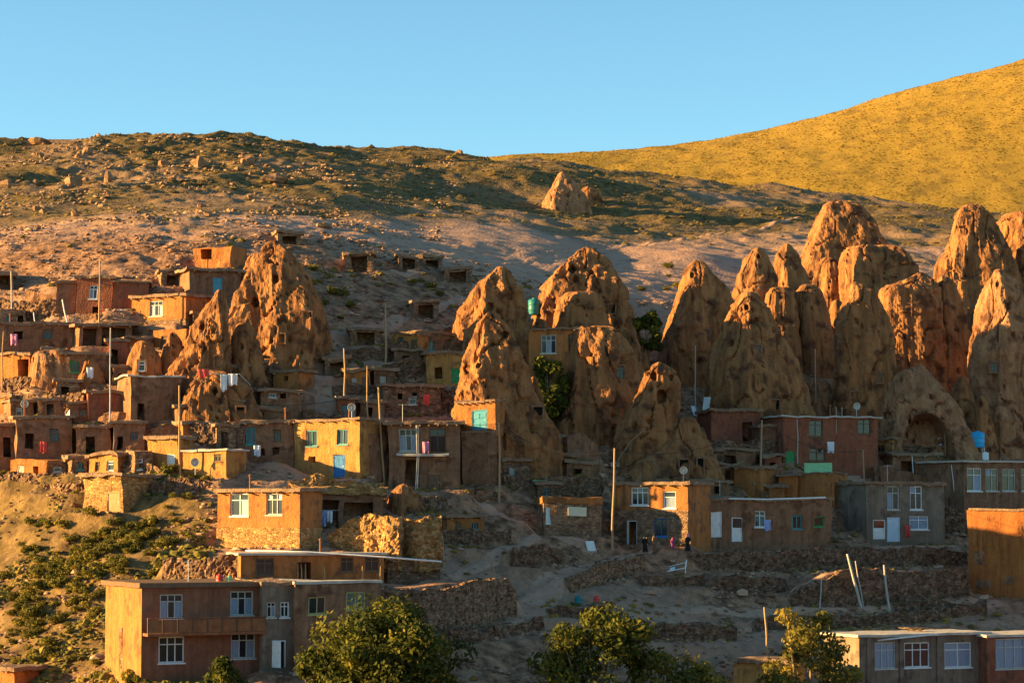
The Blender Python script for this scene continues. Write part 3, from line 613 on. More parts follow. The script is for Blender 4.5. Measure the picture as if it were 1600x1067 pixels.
rock('pale front cone with lit crest, right edge', [(422, 1560, 1572), (438, 1547, 1588), (470, 1536, 1600), (520, 1526, 1612), (580, 1518, 1620), (640, 1512, 1626), (704, 1507, 1632)], pits=12, amp=.07, m='rock_pale', holes=((1556, 446, 4, .6),), wins=(('K', 1548, 566, 1560, 582), ('H', 1570, 640, 1582, 662)))
rock('rock cut off by the right edge of the photo', [(478, 1600, 1626), (500, 1587, 1652), (560, 1581, 1670), (640, 1576, 1682), (704, 1570, 1690)], amp=.07, wins=(('K', 1583, 655, 1597, 678),))
rock('skull-shaped rock with a wide cave mouth', [(570, 1434, 1447), (580, 1412, 1455), (600, 1387, 1466), (630, 1372, 1486), (660, 1366, 1498), (700, 1363, 1510), (722, 1361, 1516)], pits=16, amp=.06, holes=((1450, 622, 4, .5), (1383, 650, 5, .6)), caves=((1398, 648, 1482, 716, 2.8),), m='rock_pale')
rock('low pale rock beside the blue tarps, right', [(592, 1266, 1284), (604, 1258, 1297), (625, 1254, 1301), (650, 1252, 1304)], m='rock_pale', pits=10, amp=.1)
rock('low pitted rock shelf right of the big front cone', [(570, 1236, 1250), (582, 1226, 1256), (605, 1222, 1262), (652, 1218, 1264)], m='rock_pale', pits=18, amp=.09)
# small cones that fill the gaps of the right group
for l_, c_, vt, vb, hw in (('small cone between the leftmost cone and the big front cone', 1140, 500, 610, 26), ('small cone left of the pale shelf, right group', 1222, 520, 600, 22), ('low cone between the ribbed blade and the broad dome', 1398, 500, 620, 30), ('small cone before the slender column', 1492, 520, 640, 26),
        ('short cone behind the skull-shaped rock, left', 1378, 540, 640, 26), ('short cone right of the skull-shaped rock', 1500, 590, 690, 24), ('small cone between the domed rock and the right edge', 1540, 470, 560, 30), ('low cone at the foot of the pale front cone', 1530, 620, 712, 24), ('narrow cone between ribbed wall and slender column', 1458, 470, 600, 20),
        ('small cone in the notch behind the capped pillar', 1310, 470, 570, 24), ('low cone at the left foot of the largest central cone', 846, 500, 600, 26), ('low cone at the right foot of the largest central cone', 990, 520, 620, 24), ('small cone right of the pitted cone', 836, 590, 690, 20), ('broken low cone below the tall left cone', 470, 540, 590, 22), ('small broken cone left of the ragged fin', 268, 520, 600, 24), ('low rock stub beside the round window house', 140, 560, 612, 24)):
    hh = vb - vt; k1 = rng.uniform(-.25, .25) * hw
    rock(l_, [(vt, c_ + k1 - hw * .16, c_ + k1 + hw * .16), (vt + hh * .15, c_ + k1 * .8 - hw * .42, c_ + k1 * .8 + hw * .45), (vt + hh * .4, c_ + k1 * .5 - hw * .7, c_ + k1 * .5 + hw * .75), (vt + hh * .7, c_ - hw * .95, c_ + hw * .92), (vb, c_ - hw * 1.1, c_ + hw * 1.1)], pits=4, amp=.08)
# on the hill
rock('lone small rock cone high on the bare hill', [(270, 876, 884), (285, 866, 897), (305, 856, 912), (326, 849, 918)], m='rock_pale', amp=.05)
rock('small reddish rock hump beside the lone hill cone', [(293, 914, 926), (303, 906, 937), (318, 902, 941)], amp=.08)
rock('knee-high rock boulder lit at left beside the stone pen', [(757, 624, 640), (770, 612, 650), (788, 606, 657), (808, 603, 662)], amp=.06, pits=3)

# ================================================================== HOUSES
def finish(): pass
# --- foreground left
h1, f1, a1, b1, H1 = house('two_storey_house', 'two-storey brown brick house with balcony and bright lit end wall, foreground left', 222, 409, 916, 1064, psi=-26, depth=8, wall='brick_brown', roof='wood_dark', rough=.015, over=.3, th=.28, roofw=.02,
      ops=[('W', 250, 928, 286, 966), ('W', 360, 923, 396, 961), ('W', 248, 994, 288, 1035), ('W', 361, 988, 399, 1028)])
bm = MB(); zb_, zt_ = unproj(f1, 315, 991)[1], unproj(f1, 315, 966)[1]
bm.box(f1, a1 + .05, b1 - .03, zb_, zb_ + .18, .02, 1.0, .6); bm.make('balcony_slab', 'rust', h1, wp=.01)
n_ = 8; xs_ = np.linspace(a1 + .08, b1 - .06, n_ + 1)
for i in range(n_):
    p = MB(); p.box(f1, xs_[i] + .05, xs_[i + 1] - .05, zb_ + .2, zt_, .93, .97); p.make('balcony_panel', 'rust', h1)
    p = MB(); p.box(f1, xs_[i] - .03, xs_[i] + .03, zb_ + .19, zt_ + .06, .9, 1.0); p.make('baluster', 'wood_dark', h1)
hp = MB(); hp.box(f1, a1 + .05, b1 - .03, zt_ + .07, zt_ + .13, .88, 1.02); hp.make('handrail', 'rust', h1)
lw = MB(); lw.box((f1[0] + f1[1] * a1 - f1[2] * .02, f1[2], -f1[1]), -7.95, 0, -2, H1 - .05, .002, .045, .6); lw.make('end_wall_plaster', 'mud_orange', h1, wp=.012)
# crack with a niche on the lit end wall
nf = (f1[0] + f1[1] * a1 - f1[2] * 4.4, f1[2], -f1[1])
q_ = MB(); q_.box(nf, -.35, .35, .6, 3.4, .03, .09, .3); q_.make('patch', 'stone_dark', h1, wp=.08)
house('narrow_house', 'narrow grey house with two small white windows joined to the balcony house', 410, 459, 913, 1048, psi=-20, depth=7, wall='cement', roof='mud_roof', rough=.02, over=.12, ops=[('V', 417, 940, 431, 964), ('V', 438, 940, 452, 964), ('O:white_paint', 425, 1000, 446, 1042)])
house('dark_house', 'dark brown house with pale parapet and olive window frames behind the big tree', 461, 597, 912, 1050, psi=-18, depth=7, wall='mud_brown', roof='roof_light', rough=.04, over=.12, th=.14, roofw=.03, ops=[('Y', 482, 932, 510, 958), ('Y', 543, 927, 573, 954)])
house('low_brown_house', 'low brown house with a doorway of sticks, above the balcony house', 376, 600, 866, 910, psi=-16, depth=4.5, wall='mud_orange', roof='roof_light', rough=.03, over=.22, th=.12, roofw=.02, dy=-.3,
      ops=[('K', 400, 872, 428, 899), ('K', 532, 870, 552, 893), ('K', 570, 870, 592, 892), ('H', 464, 878, 486, 908)])
house('stone_annex', 'grey stone annex under a drooping pipe roof, next to the stone pen', 606, 690, 876, 912, psi=-20, depth=4, wall='stone_dark', roof='mud_roof', rough=.06, th=.1, over=.3)
house('orange_house', 'orange plastered house on a stone base with two white windows', 340, 468, 768, 856, psi=32, depth=2.8, wall='mud_orange', roof='mud_roof', rough=.025, base=('stone_gold', 824), ops=[('W', 360, 769, 388, 806), ('W', 416, 769, 441, 804)], over=.3)
hv, fv, av, bv, Hv = house('porch_shed', 'dark open porch with rubble roof beside the orange house', 474, 600, 772, 826, psi=-12, depth=4, wall='mud_brown', roof='stone_gold', rough=.08, roofw=.22, over=.35, th=.5, dy=.6, ops=[('H', 480, 780, 528, 826), ('H', 536, 784, 584, 826)])
house('yellow_house', 'yellow two-storey mud house with a blue door and teal windows', 459, 562, 657, 748, dy=2.5, psi=34, depth=4, wall='mud_yellow', roof='mud_roof', rough=.06, ops=[('T', 478, 673, 495, 699), ('T', 527, 672, 544, 697), ('D:blue_paint', 521, 714, 539, 748), ('H', 484, 715, 493, 725)], beams=6, th=.16, over=.15)
house('brown_row_house', 'brown mud house with ragged openings left of the yellow house', 378, 458, 660, 746, dy=5, psi=-4, depth=5, wall='mud_brown', rough=.1, ops=[('T', 385, 668, 400, 696), ('K', 427, 672, 440, 691), ('H', 402, 701, 413, 712), ('H', 425, 700, 436, 712)])
house('cream_hut', 'small yellow hut with one window left of the brown row house', 284, 356, 703, 748, psi=30, depth=2.6, wall='mud_yellow', roof='roof_light', rough=.04, th=.1, ops=[('K', 336, 708, 348, 720)])
house('door_hut', 'small lit hut with a white door beside the cream hut', 231, 277, 686, 732, psi=32, depth=2.2, wall='mud_yellow', rough=.06, ops=[('D:white_paint', 260, 710, 272, 731)])
house('balcony_house', 'brown house with open upper gallery and balcony slab, centre', 606, 720, 662, 766, psi=-2, depth=6, wall='mud_brown', roof='mud_roof', rough=.05, over=.4, beams=8, ops=[('W', 623, 669, 651, 704), ('K', 671, 669, 698, 706), ('D:wood_dark', 667, 740, 688, 764), ('H', 632, 718, 655, 760)])
hb = bpy.data.objects['balcony_house']; O_ = ORI[hb]; fb = frame(O_, -2)
x0, z0 = unproj(fb, 618, 711); x1, z1 = unproj(fb, 702, 705)
b = MB(); b.box(fb, x0, x1, z0, z0 + .2, .02, .9, .5); b.make('balcony_slab', 'wood_grey', hb, wp=.03)
for uu in (650, 652.5): xx = unproj(fb, uu, 680)[0]; b = MB(); bar(b, O_ + fb[1] * xx + fb[2] * .8 + np.array([0, 0, -.1]), O_ + fb[1] * xx + fb[2] * .8 + np.array([0, 0, unproj(fb, 650, 664)[1]]), .05); b.make('post', 'wood_grey', hb)
house('plain_mud_house', 'tall plain dark mud wall house under the blue-doored rock', 722, 776, 676, 758, psi=-8, depth=5, wall='mud_brown', rough=.06, th=.1, over=.05)
house('rock_front_house', 'lit mud front with a blue door built against the pitted cone', 712, 775, 628, 676, psi=28, depth=1.6, wall='mud_orange', rough=.06, y=208.6, roof='mud_roof', th=.12, over=.12, beams=6, padq=0, sink=.3, ops=[('D:cyan_paint', 738, 641, 762, 672)])
house('cliff_house', 'brown mud house with a green door left of the pitted cone', 668, 724, 552, 606, psi=-6, depth=5, wall='mud_yellow', rough=.08, ops=[('H', 680, 573, 691, 591), ('D:green_paint', 705, 575, 717, 598)])
house('white_window_house', 'little reddish house with a white window perched before the central cone', 826, 904, 515, 556, psi=14, depth=3, wall='mud_orange', roof='mud_roof', rough=.03, y=224.0, padq=0, sink=3.5, th=.12, ops=[('W', 845, 523, 869, 552), ('K', 888, 522, 900, 550)])
house('stone_terrace_house', 'grey stone house with three small holes, behind the two slim poles', 596, 690, 604, 650, psi=-10, depth=4, wall='stone_dark', rough=.09, ops=[('H', 621, 612, 629, 621), ('H', 645, 612, 653, 621), ('U', 639, 618, 652, 630)])
house('red_box_house', 'small lit reddish box house with one hole, beside the grey path', 428, 469, 581, 610, psi=32, depth=2, wall='mud_orange', rough=.05, sink=3, ops=[('H', 444, 587, 451, 595)])
house('dark_cellar_house', 'dark mud house with a white patch under the reddish box house', 408, 472, 612, 655, psi=-12, depth=3.5, wall='mud_brown', rough=.09, ops=[('U', 421, 612, 433, 622), ('H', 438, 612, 448, 622)])
# --- upper left
house('upper_orange_house', 'bright orange house with one white window, upper left village', 206, 290, 464, 508, psi=32, depth=3.6, wall='mud_orange', roof='mud_roof', rough=.02, base=('stone', 500), ops=[('W', 234, 470, 254, 494)])
house('cyan_door_house', 'brown flat-roofed house with a cyan door, top of the left village', 296, 374, 424, 466, psi=-26, depth=5, wall='mud_brown', roof='mud_roof', rough=.04, over=.4, ops=[('D:cyan_paint', 331, 434, 346, 460)])
house('ruined_house', 'roofless ruined mud house at the very top of the left village', 302, 362, 386, 420, psi=24, depth=3, wall='mud_orange', roof=None, rough=.2, ops=[('H', 313, 386, 330, 404)])
house('brick_house', 'red-brown house with one white window behind the leaning white pole', 120, 176, 436, 492, psi=0, depth=5, wall='mud_red', rough=.04, ops=[('V', 140, 447, 153, 468), ('H', 146, 480, 156, 494)])
house('purple_wall_house', 'plum-red house wall right of the red-brown house', 177, 232, 442, 486, psi=-8, depth=4, wall='mud_red', rough=.04, th=.1)
house('grey_wing_house', 'grey-brown mud wing left of the red-brown house', 90, 119, 444, 494, psi=-8, depth=4.5, wall='mud_brown', rough=.06)
house('porch_house', 'dark porch house with a white post below the red-brown house', 122, 206, 510, 542, psi=-16, depth=4, wall='mud_brown', rough=.07, over=.5, ops=[('H', 128, 514, 150, 540), ('H', 158, 514, 196, 540)])
house('left_edge_house', 'long dark mud house at the left edge with cluttered roof', -30, 118, 508, 552, psi=-12, depth=5, wall='mud_brown', rough=.09, ops=[('H', 20, 518, 34, 530), ('K', 66, 516, 80, 530)])
house('gold_wall_house', 'lit orange mud house with a dark doorway at the left edge', -30, 46, 556, 612, psi=30, depth=2.5, wall='mud_orange', rough=.07, ops=[('H', 28, 562, 45, 594)])
house('round_window_house', 'brown mud house with a green-framed window, left', 100, 168, 556, 604, psi=-6, depth=4, wall='mud_brown', rough=.09, ops=[('G', 111, 566, 125, 584)])
house('red_mud_house', 'low red mud house left of the dark hut with lit edge', 138, 196, 614, 662, psi=-12, depth=4, wall='mud_red', rough=.06, ops=[('H', 128, 618, 140, 640)])
house('lit_edge_hut', 'dark mud hut with a glowing lit left side, below the ragged fin', 204, 284, 588, 664, psi=-22, depth=4.5, wall='mud_brown', roof='roof_light', rough=.1, th=.1, ops=[('H', 214, 630, 226, 660)])
house('shaded_house', 'dark shaded mud house with blocked doorways, lower left village', 24, 112, 652, 724, psi=-14, depth=5, wall='mud_brown', rough=.1, ops=[('H', 36, 676, 50, 700), ('K', 76, 670, 92, 690)])
house('shaded_corner_house', 'dark mud house cut off by the left edge', -40, 22, 664, 738, psi=-14, depth=5, wall='mud_brown', rough=.1, ops=[('H', 4, 684, 16, 716)])
house('terraced_hut', 'small brown hut on the terrace behind the tall thin pole, left', 176, 226, 662, 706, psi=-8, depth=4, wall='mud_brown', rough=.1, ops=[('H', 182, 684, 192, 704), ('K', 204, 676, 216, 690)])
house('flat_hut', 'flat dark hut right of the shaded mud house', 118, 172, 668, 712, psi=-6, depth=4, wall='mud_brown', rough=.1, ops=[('H', 132, 682, 146, 708)])
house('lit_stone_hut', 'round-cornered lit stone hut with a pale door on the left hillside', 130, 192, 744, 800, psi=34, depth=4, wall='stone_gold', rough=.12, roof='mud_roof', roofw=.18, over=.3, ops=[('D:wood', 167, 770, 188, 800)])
# --- centre right
house('white_door_house', 'low stone house with a white door and a lit orange parapet', 850, 941, 786, 838, psi=-6, depth=4, wall='stone', rough=.08, roof='mud_orange', th=.5, over=.1, roofw=.12, ops=[('D:white_paint', 847, 794, 861, 820)])
hw = bpy.data.objects['white_door_house']; fw = frame(ORI[hw], -6); x0, z1 = unproj(fw, 888, 793); x1, z0 = unproj(fw, 917, 807)
b = MB(); b.box(fw, x0, x1, z0, z1, .12, .2); b.make('wall_panel', 'cream_paint', hw)
house('blue_window_house', 'two-storey house, lit orange plaster above, stone below with blue window', 958, 1075, 757, 852, psi=30, depth=4.2, wall='mud_orange', roof='mud_roof', rough=.03, base=('stone', 797), ops=[('W', 986, 761, 1013, 789), ('U', 1036, 767, 1056, 794), ('O:white_paint', 980, 813, 996, 850), ('B', 1022, 810, 1043, 838)])
house('long_house', 'long brown house with two white doors and pale pipe along its roof', 1078, 1298, 782, 862, psi=-20, depth=5.5, wall='mud_brown', roof='mud_roof', rough=.05, over=.15, th=.16,
      ops=[('D:white_paint', 1110, 800, 1128, 840), ('D:white_paint*', 1143, 810, 1160, 847), ('V', 1180, 797, 1198, 823), ('T', 1239, 805, 1253, 826), ('G', 1271, 809, 1286, 824)])
house('red_house', 'dark red mud house with green door under the rock cones', 1224, 1372, 652, 742, psi=-22, depth=6, wall='mud_red', roof='wood_grey', rough=.03, over=.3, th=.1, ops=[('K', 1264, 656, 1286, 682), ('K', 1340, 655, 1361, 678), ('K', 1264, 700, 1290, 720), ('D:green_paint', 1228, 705, 1242, 738)])
house('orange_box_house', 'bright lit orange box house under the pale green panel', 1246, 1304, 739, 795, psi=32, depth=2.6, wall='mud_orange', roof='mud_roof', rough=.03, th=.08, over=.08)
house('streaky_wall_house', 'streaky orange wall left of the bright orange box house', 1216, 1248, 742, 795, psi=2, depth=2, dy=1.5, wall='mud_rust', rough=.06, th=.08)
house('grey_house', 'grey two-storey house with white doors and white windows, right', 1354, 1476, 757, 852, psi=-20, depth=6, wall='cement', roof='mud_roof', rough=.02, over=.2, ops=[('V', 1386, 759, 1405, 796), ('V', 1422, 759, 1441, 796), ('C', 1421, 806, 1451, 827), ('D:white_paint*', 1364, 812, 1383, 842), ('D:pale_blue', 1386, 808, 1406, 846)])
house('lit_pillar_house', 'narrow brown house end with a lit strip left of the grey house', 1329, 1353, 756, 830, psi=30, depth=3, wall='mud_orange', rough=.04, th=.12)
house('three_window_house', 'dark brick house with a row of white windows at the right edge', 1506, 1640, 722, 806, psi=-28, depth=7, wall='mud_brown', roof='roof_light', rough=.02, over=.3, th=.12, roofw=.03, ops=[('V', 1511, 731, 1534, 767), ('V', 1540, 732, 1560, 767), ('V', 1566, 732, 1587, 767), ('V', 1596, 732, 1617, 767)])
house('orange_wall_house', 'big blank orange mud wall house at the right edge', 1512, 1660, 797, 934, psi=30, depth=4, wall='mud_rust', roof=None, rough=.06)
house('red_shade_house', 'small dark red house below the big front cone', 1112, 1188, 642, 700, psi=-16, depth=4, wall='mud_red', rough=.05, ops=[('H', 1160, 660, 1176, 690)])
house('turquoise_door_hut', 'dark hut with a turquoise door left of the red house', 1188, 1226, 668, 722, psi=-16, depth=3, wall='mud_brown', rough=.08, ops=[('D:cyan_paint', 1212, 675, 1225, 708)])
house('branch_hut', 'orange mud hut with dead branches leaning over its roof', 1146, 1188, 730, 776, psi=30, depth=2.6, wall='mud_orange', rough=.06)
house('green_panel_hut', 'low mud hut with a green sill between the lit house and long house', 1080, 1140, 752, 792, psi=-14, depth=4, wall='mud_brown', rough=.06, ops=[('H', 1114, 758, 1124, 770)])
house('fence_hut', 'dark mud hut behind a stick fence below the skull-shaped rock', 1396, 1470, 712, 752, psi=-14, depth=3, wall='mud_brown', rough=.08, ops=[('H', 1408, 722, 1430, 750)])
# --- foreground right
h28, f28, a28, b28, H28 = house('grey_street_house', 'grey foreground house with large curtained windows, bottom right', 1343, 1542, 992, 1120, psi=-26, depth=4.5, wall='cement', roof='roof_light', rough=.012, over=.3, th=.14, roofw=.03, ops=[('C', 1367, 1003, 1400, 1044), ('W', 1413, 1003, 1453, 1042), ('C', 1476, 1003, 1518, 1042)])
for uu in (1357, 1408, 1466, 1527):
    xx = unproj(f28, uu, 1030)[0]; b = MB(); b.box(f28, xx - .16, xx + .16, -1, H28 - .05, .002, .1); b.make('pilaster', 'cement', h28)
house('red_brick_wing', 'reddish brick wing with a green curtained window, bottom right corner', 1543, 1660, 993, 1120, psi=-26, depth=4.5, wall='mud_red', roof='roof_light', rough=.012, over=.2, th=.14, roofw=.03, ops=[('C', 1556, 997, 1602, 1044)])
house('yellow_lean_to', 'low lit yellow mud hut among the trees at the bottom', 1146, 1228, 1034, 1110, psi=30, depth=3, wall='mud_yellow', rough=.05)
house('lit_corner_block', 'lit orange mud block at the bottom left corner', -30, 22, 1044, 1100, psi=30, depth=3, wall='mud_orange', rough=.1)
# --- dugout shelters on the bare slope
for nm, (uL, uR, vT, vB) in (('widest dugout shelter with a dark square mouth on the bare slope', (540, 584, 398, 427)), ('dugout shelter with a heap of earth before its mouth', (622, 657, 400, 426)), ('dugout shelter right of the earth heap one', (658, 690, 401, 421)),
                            ('stone-rimmed dugout shelter lowest on the bare slope', (694, 734, 420, 443)), ('dugout shelter right behind the tall left cone tip', (434, 472, 364, 384)), ('square dugout mouth beside the grey slope path', (646, 684, 472, 499)), ('dugout shelter under the pole in the middle', (546, 596, 516, 540)), ('dark dugout mouth above the orange house, upper left', (252, 292, 424, 448)), ('dark square dugout mouth at the far left edge', (-6, 22, 428, 454)), ('dark dugout below the path beside the reddish box house', (505, 545, 562, 588))):
    w_ = uR - uL
    house('dugout_shelter', nm, uL, uR, vT, vB, psi=rng.uniform(-16, -2), depth=3, wall='stone', roof='mud_roof', rough=.12, roofw=.2, th=.25, over=.25, cat='shelter', padq=.8, seg=.45, ops=[('H', uL + w_ * .2, vT + 4, uR - w_ * .2, vB)])

# ================================================================== WALLS
wall('dark stone retaining wall with a pinkish top edge right of the dark house', [(598, 916, 985), (660, 916, 990), (730, 909, 985), (794, 906, 965), (806, 925, 965)], m='stone', fill=3)
wall('grey dry-stone wall behind the balcony house roof', [(254, 872, 908), (320, 872, 910), (374, 870, 910)], m='stone_dark', fill=1)
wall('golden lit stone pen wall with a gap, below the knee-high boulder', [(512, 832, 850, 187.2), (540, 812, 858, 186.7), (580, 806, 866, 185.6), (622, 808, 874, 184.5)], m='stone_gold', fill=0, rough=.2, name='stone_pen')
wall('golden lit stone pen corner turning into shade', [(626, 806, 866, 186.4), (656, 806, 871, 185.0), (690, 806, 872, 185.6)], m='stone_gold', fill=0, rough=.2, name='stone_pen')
wall('long curved stone retaining wall with a pale top, lower right', [(1236, 934, 946), (1262, 912, 948), (1310, 894, 948), (1380, 888, 944), (1450, 890, 940), (1514, 886, 930)], m='stone_dark', fill=3)
wall('dark rubble retaining wall under the lower right houses', [(1080, 864, 890), (1180, 860, 892), (1290, 858, 892), (1400, 856, 884), (1512, 862, 884)], m='stone_dark', fill=1.5)
wall('low stone terrace wall below the two-storey stone house', [(890, 902, 925), (960, 880, 906), (1010, 868, 892)], m='stone', fill=1.5)
wall('dark mud retaining wall between the plain house and central rocks', [(784, 690, 738), (830, 686, 736), (884, 688, 736)], m='mud_brown', fill=2)
wall('dark mud wall left of the grey-brown dome', [(886, 676, 742), (910, 672, 742), (936, 690, 744)], m='mud_brown', fill=2)
wall('long shaded mud wall across the left village', [(0, 614, 642), (60, 616, 644), (130, 620, 650)], m='stone_dark', fill=2)
wall('mud wall under the cluttered left roofs', [(-20, 596, 612), (60, 614, 622), (140, 602, 614), (200, 600, 616)], m='mud_brown', fill=1.5)
wall('broken stone wall below the tall left cone', [(380, 560, 590), (420, 572, 600), (470, 548, 566), (512, 532, 548)], m='stone_dark', fill=1.5)
wall('dark stone bank beside the grey slope path', [(540, 548, 566), (600, 540, 562), (650, 528, 552), (720, 506, 528)], m='stone_dark', fill=2.5)
wall('stone wall below the dark dugouts, centre', [(556, 582, 602), (610, 580, 600), (664, 596, 612)], m='stone_dark', fill=1.5)
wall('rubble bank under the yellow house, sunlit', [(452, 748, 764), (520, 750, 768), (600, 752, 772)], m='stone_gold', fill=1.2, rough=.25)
wall('dark mud wall under the skull-shaped rock', [(1376, 728, 762), (1396, 740, 764), (1474, 742, 764)], m='mud_brown', fill=1.2)
wall('dark stone terrace wall near the right edge below the brick house', [(1476, 796, 832), (1512, 798, 836)], m='stone_dark', fill=1)
wall('grey stone terrace behind the tilted white board', [(1050, 690, 712), (1112, 690, 716), (1186, 706, 730)], m='stone_dark', fill=1.5)
wall('low dark mud wall across the lower left slope village', [(0, 738, 756), (70, 736, 754), (128, 742, 760)], m='stone_dark', fill=1.5)
wall('mud wall stub below the lit-edge hut', [(150, 716, 738), (226, 728, 746), (284, 740, 756)], m='stone_dark', fill=1.2)
wall('low stone bank at the foot of the right pale path', [(1180, 966, 985), (1300, 962, 982), (1420, 955, 975), (1540, 940, 965)], m='stone_dark', fill=1.2, rough=.22)
wall('low rubble bank above the bottom trees, centre', [(700, 985, 1008), (800, 972, 995), (850, 962, 985)], m='stone_dark', fill=1.2, rough=.22)

# --- ruined walls, banks and sheds between the houses
for i_, (u0, u1, vt, vb, m_, l_) in enumerate(((556, 604, 672, 744, 'mud_brown', 'dark mud wall in the gap between yellow and balcony houses'), (600, 668, 566, 592, 'stone_dark', 'ragged stone terrace under the green-door house'), (688, 714, 606, 650, 'stone_dark', 'stone bank at the foot of the pitted cone'), (0, 58, 590, 622, 'stone_dark', 'rubble wall under the lit orange house, far left'),
        (205, 292, 664, 690, 'mud_brown', 'dark mud wall under the lit-edge hut'), (150, 236, 642, 664, 'mud_brown', 'low mud platform wall below the red mud house'), (296, 380, 664, 702, 'stone_dark', 'dark stone bank below the laundry hump'), (476, 536, 640, 658, 'stone_dark', 'low stone wall above the yellow house'), (860, 942, 742, 782, 'stone_dark', 'rubble bank behind the white-doored house'),
        (784, 824, 740, 768, 'stone_dark', 'rubble bank left of the green bin'), (1110, 1222, 690, 724, 'stone_dark', 'dark stone terrace below the dark red house'), (1190, 1226, 722, 772, 'mud_brown', 'dark mud wall under the turquoise door'), (1300, 1334, 752, 806, 'mud_brown', 'dark mud wall in the passage left of the grey house'), (1384, 1480, 698, 716, 'stone_dark', 'stone ledge at the cave mouth'),
        (986, 1076, 742, 758, 'stone_dark', 'stone ledge above the blue-windowed house'), (700, 786, 768, 784, 'stone', 'low stone kerb below the plain mud house'), (690, 800, 828, 852, 'stone_dark', 'ragged stone bank right of the stone pen'), (800, 880, 856, 884, 'stone_dark', 'dark stone bank above the pale path'), (640, 700, 780, 800, 'stone_dark', 'stone kerb right of the knee-high boulder'),
        (1000, 1100, 896, 914, 'stone_dark', 'low ragged bank under the white metal frame'), (1120, 1230, 900, 924, 'stone_dark', 'low ragged bank left of the curved wall'), (1400, 1512, 940, 958, 'stone_dark', 'rubble heap edge near the orange wall'), (860, 960, 944, 962, 'stone_dark', 'dark bank behind the barrels'), (990, 1150, 975, 1000, 'stone_dark', 'long low bank between the two bottom trees'),
        (60, 128, 752, 770, 'stone', 'stone edge left of the lit stone hut'), (240, 340, 752, 772, 'stone_dark', 'dark stone edge above the thicket'), (90, 150, 494, 510, 'mud_brown', 'mud wall below the grey-brown wing'), (0, 90, 470, 500, 'stone_dark', 'stone wall on the far left above the cluttered roof'), (40, 110, 456, 476, 'mud_brown', 'low dark wall left of the grey-brown wing'), (226, 300, 508, 530, 'stone_dark', 'stone bank under the bright orange house'),
        (386, 430, 612, 640, 'mud_brown', 'dark wall right of the laundry hump'), (520, 600, 600, 622, 'stone_dark', 'dark stone terrace beside the orange pole'))):
    um = (u0 + u1) / 2 + rng.uniform(-8, 8); j_ = rng.uniform(-4, 4, 3)
    wall(l_, [(u0, vt + j_[0], vb), (um, vt + j_[1], vb + 2), (u1, vt + j_[2], vb)], m=m_, fill=1.4, rough=.2, name='terrace_wall')
for nm, uL, uR, vT, vB, ps, ops in (('dark shed with two holes left of the laundry hump', 232, 282, 600, 640, 4, [('H', 240, 612, 250, 630), ('H', 262, 612, 272, 626)]), ('low dark shed above the yellow house', 392, 450, 640, 660, 0, [('H', 400, 646, 412, 658)]), ('small dark shed beside the tall greyish pole', 616, 660, 548, 572, 4, [('H', 630, 554, 642, 570)]), ('dark mud shed at the far left below the cluttered roof', 58, 104, 626, 652, 0, [('H', 72, 632, 84, 650)]),
        ('mud shed in the dip left of the turquoise door', 1120, 1180, 704, 734, 0, [('H', 1132, 712, 1150, 732)]), ('small mud shed above the green bin', 884, 930, 724, 756, 0, [('H', 896, 732, 910, 754)]), ('small mud shed under the grey slope path', 560, 600, 628, 652, 6, [('H', 572, 634, 582, 650)]), ('low mud shed with a pole roof, left village', 176, 214, 574, 606, 0, [('H', 184, 584, 196, 604)]), ('grey mud shed beside the shaded corner house', 110, 150, 632, 662, 4, [('K', 122, 640, 134, 652)]),
        ('mud shed on the ledge right of the cyan-door house', 376, 404, 432, 452, 0, [('U', 384, 436, 394, 448)])):
    house('mud_shed', nm, uL, uR, vT, vB, psi=ps - 10, depth=3, wall='mud_brown', rough=.12, ops=ops, cat='shed', roofw=.16)

# --- crowded small huts: each stands in a gap, named after its nearest neighbour
def plain(n): return n.replace('_', ' ')
USED = set()
def near_label(what, u, v):
    c = sorted(RECTS, key=lambda k_: (abs((k_[0] + k_[1]) / 2 - u) + 1.3 * abs((k_[2] + k_[3]) / 2 - v)))
    for k_ in c[:60]:
        if k_[4] in ('mud_hut', 'mud_shed', 'dugout_shelter'): continue
        du, dv = u - (k_[0] + k_[1]) / 2, v - (k_[2] + k_[3]) / 2
        rel = ('left of' if du < 0 else 'right of') if abs(du) > 1.2 * abs(dv) else ('above' if dv < 0 else 'below')
        l = '%s just %s the %s' % (what, rel, plain(k_[4]))
        if l not in USED: USED.add(l); return l
    USED.add(what); return what
r_ = np.random.default_rng(42); n_ = 0
ZN = [(-10, 470, 500, 735, 34), (480, 720, 505, 660, 5), (780, 950, 690, 752, 5), (1105, 1225, 690, 775, 5), (1376, 1480, 700, 760, 4), (640, 960, 770, 835, 2)]
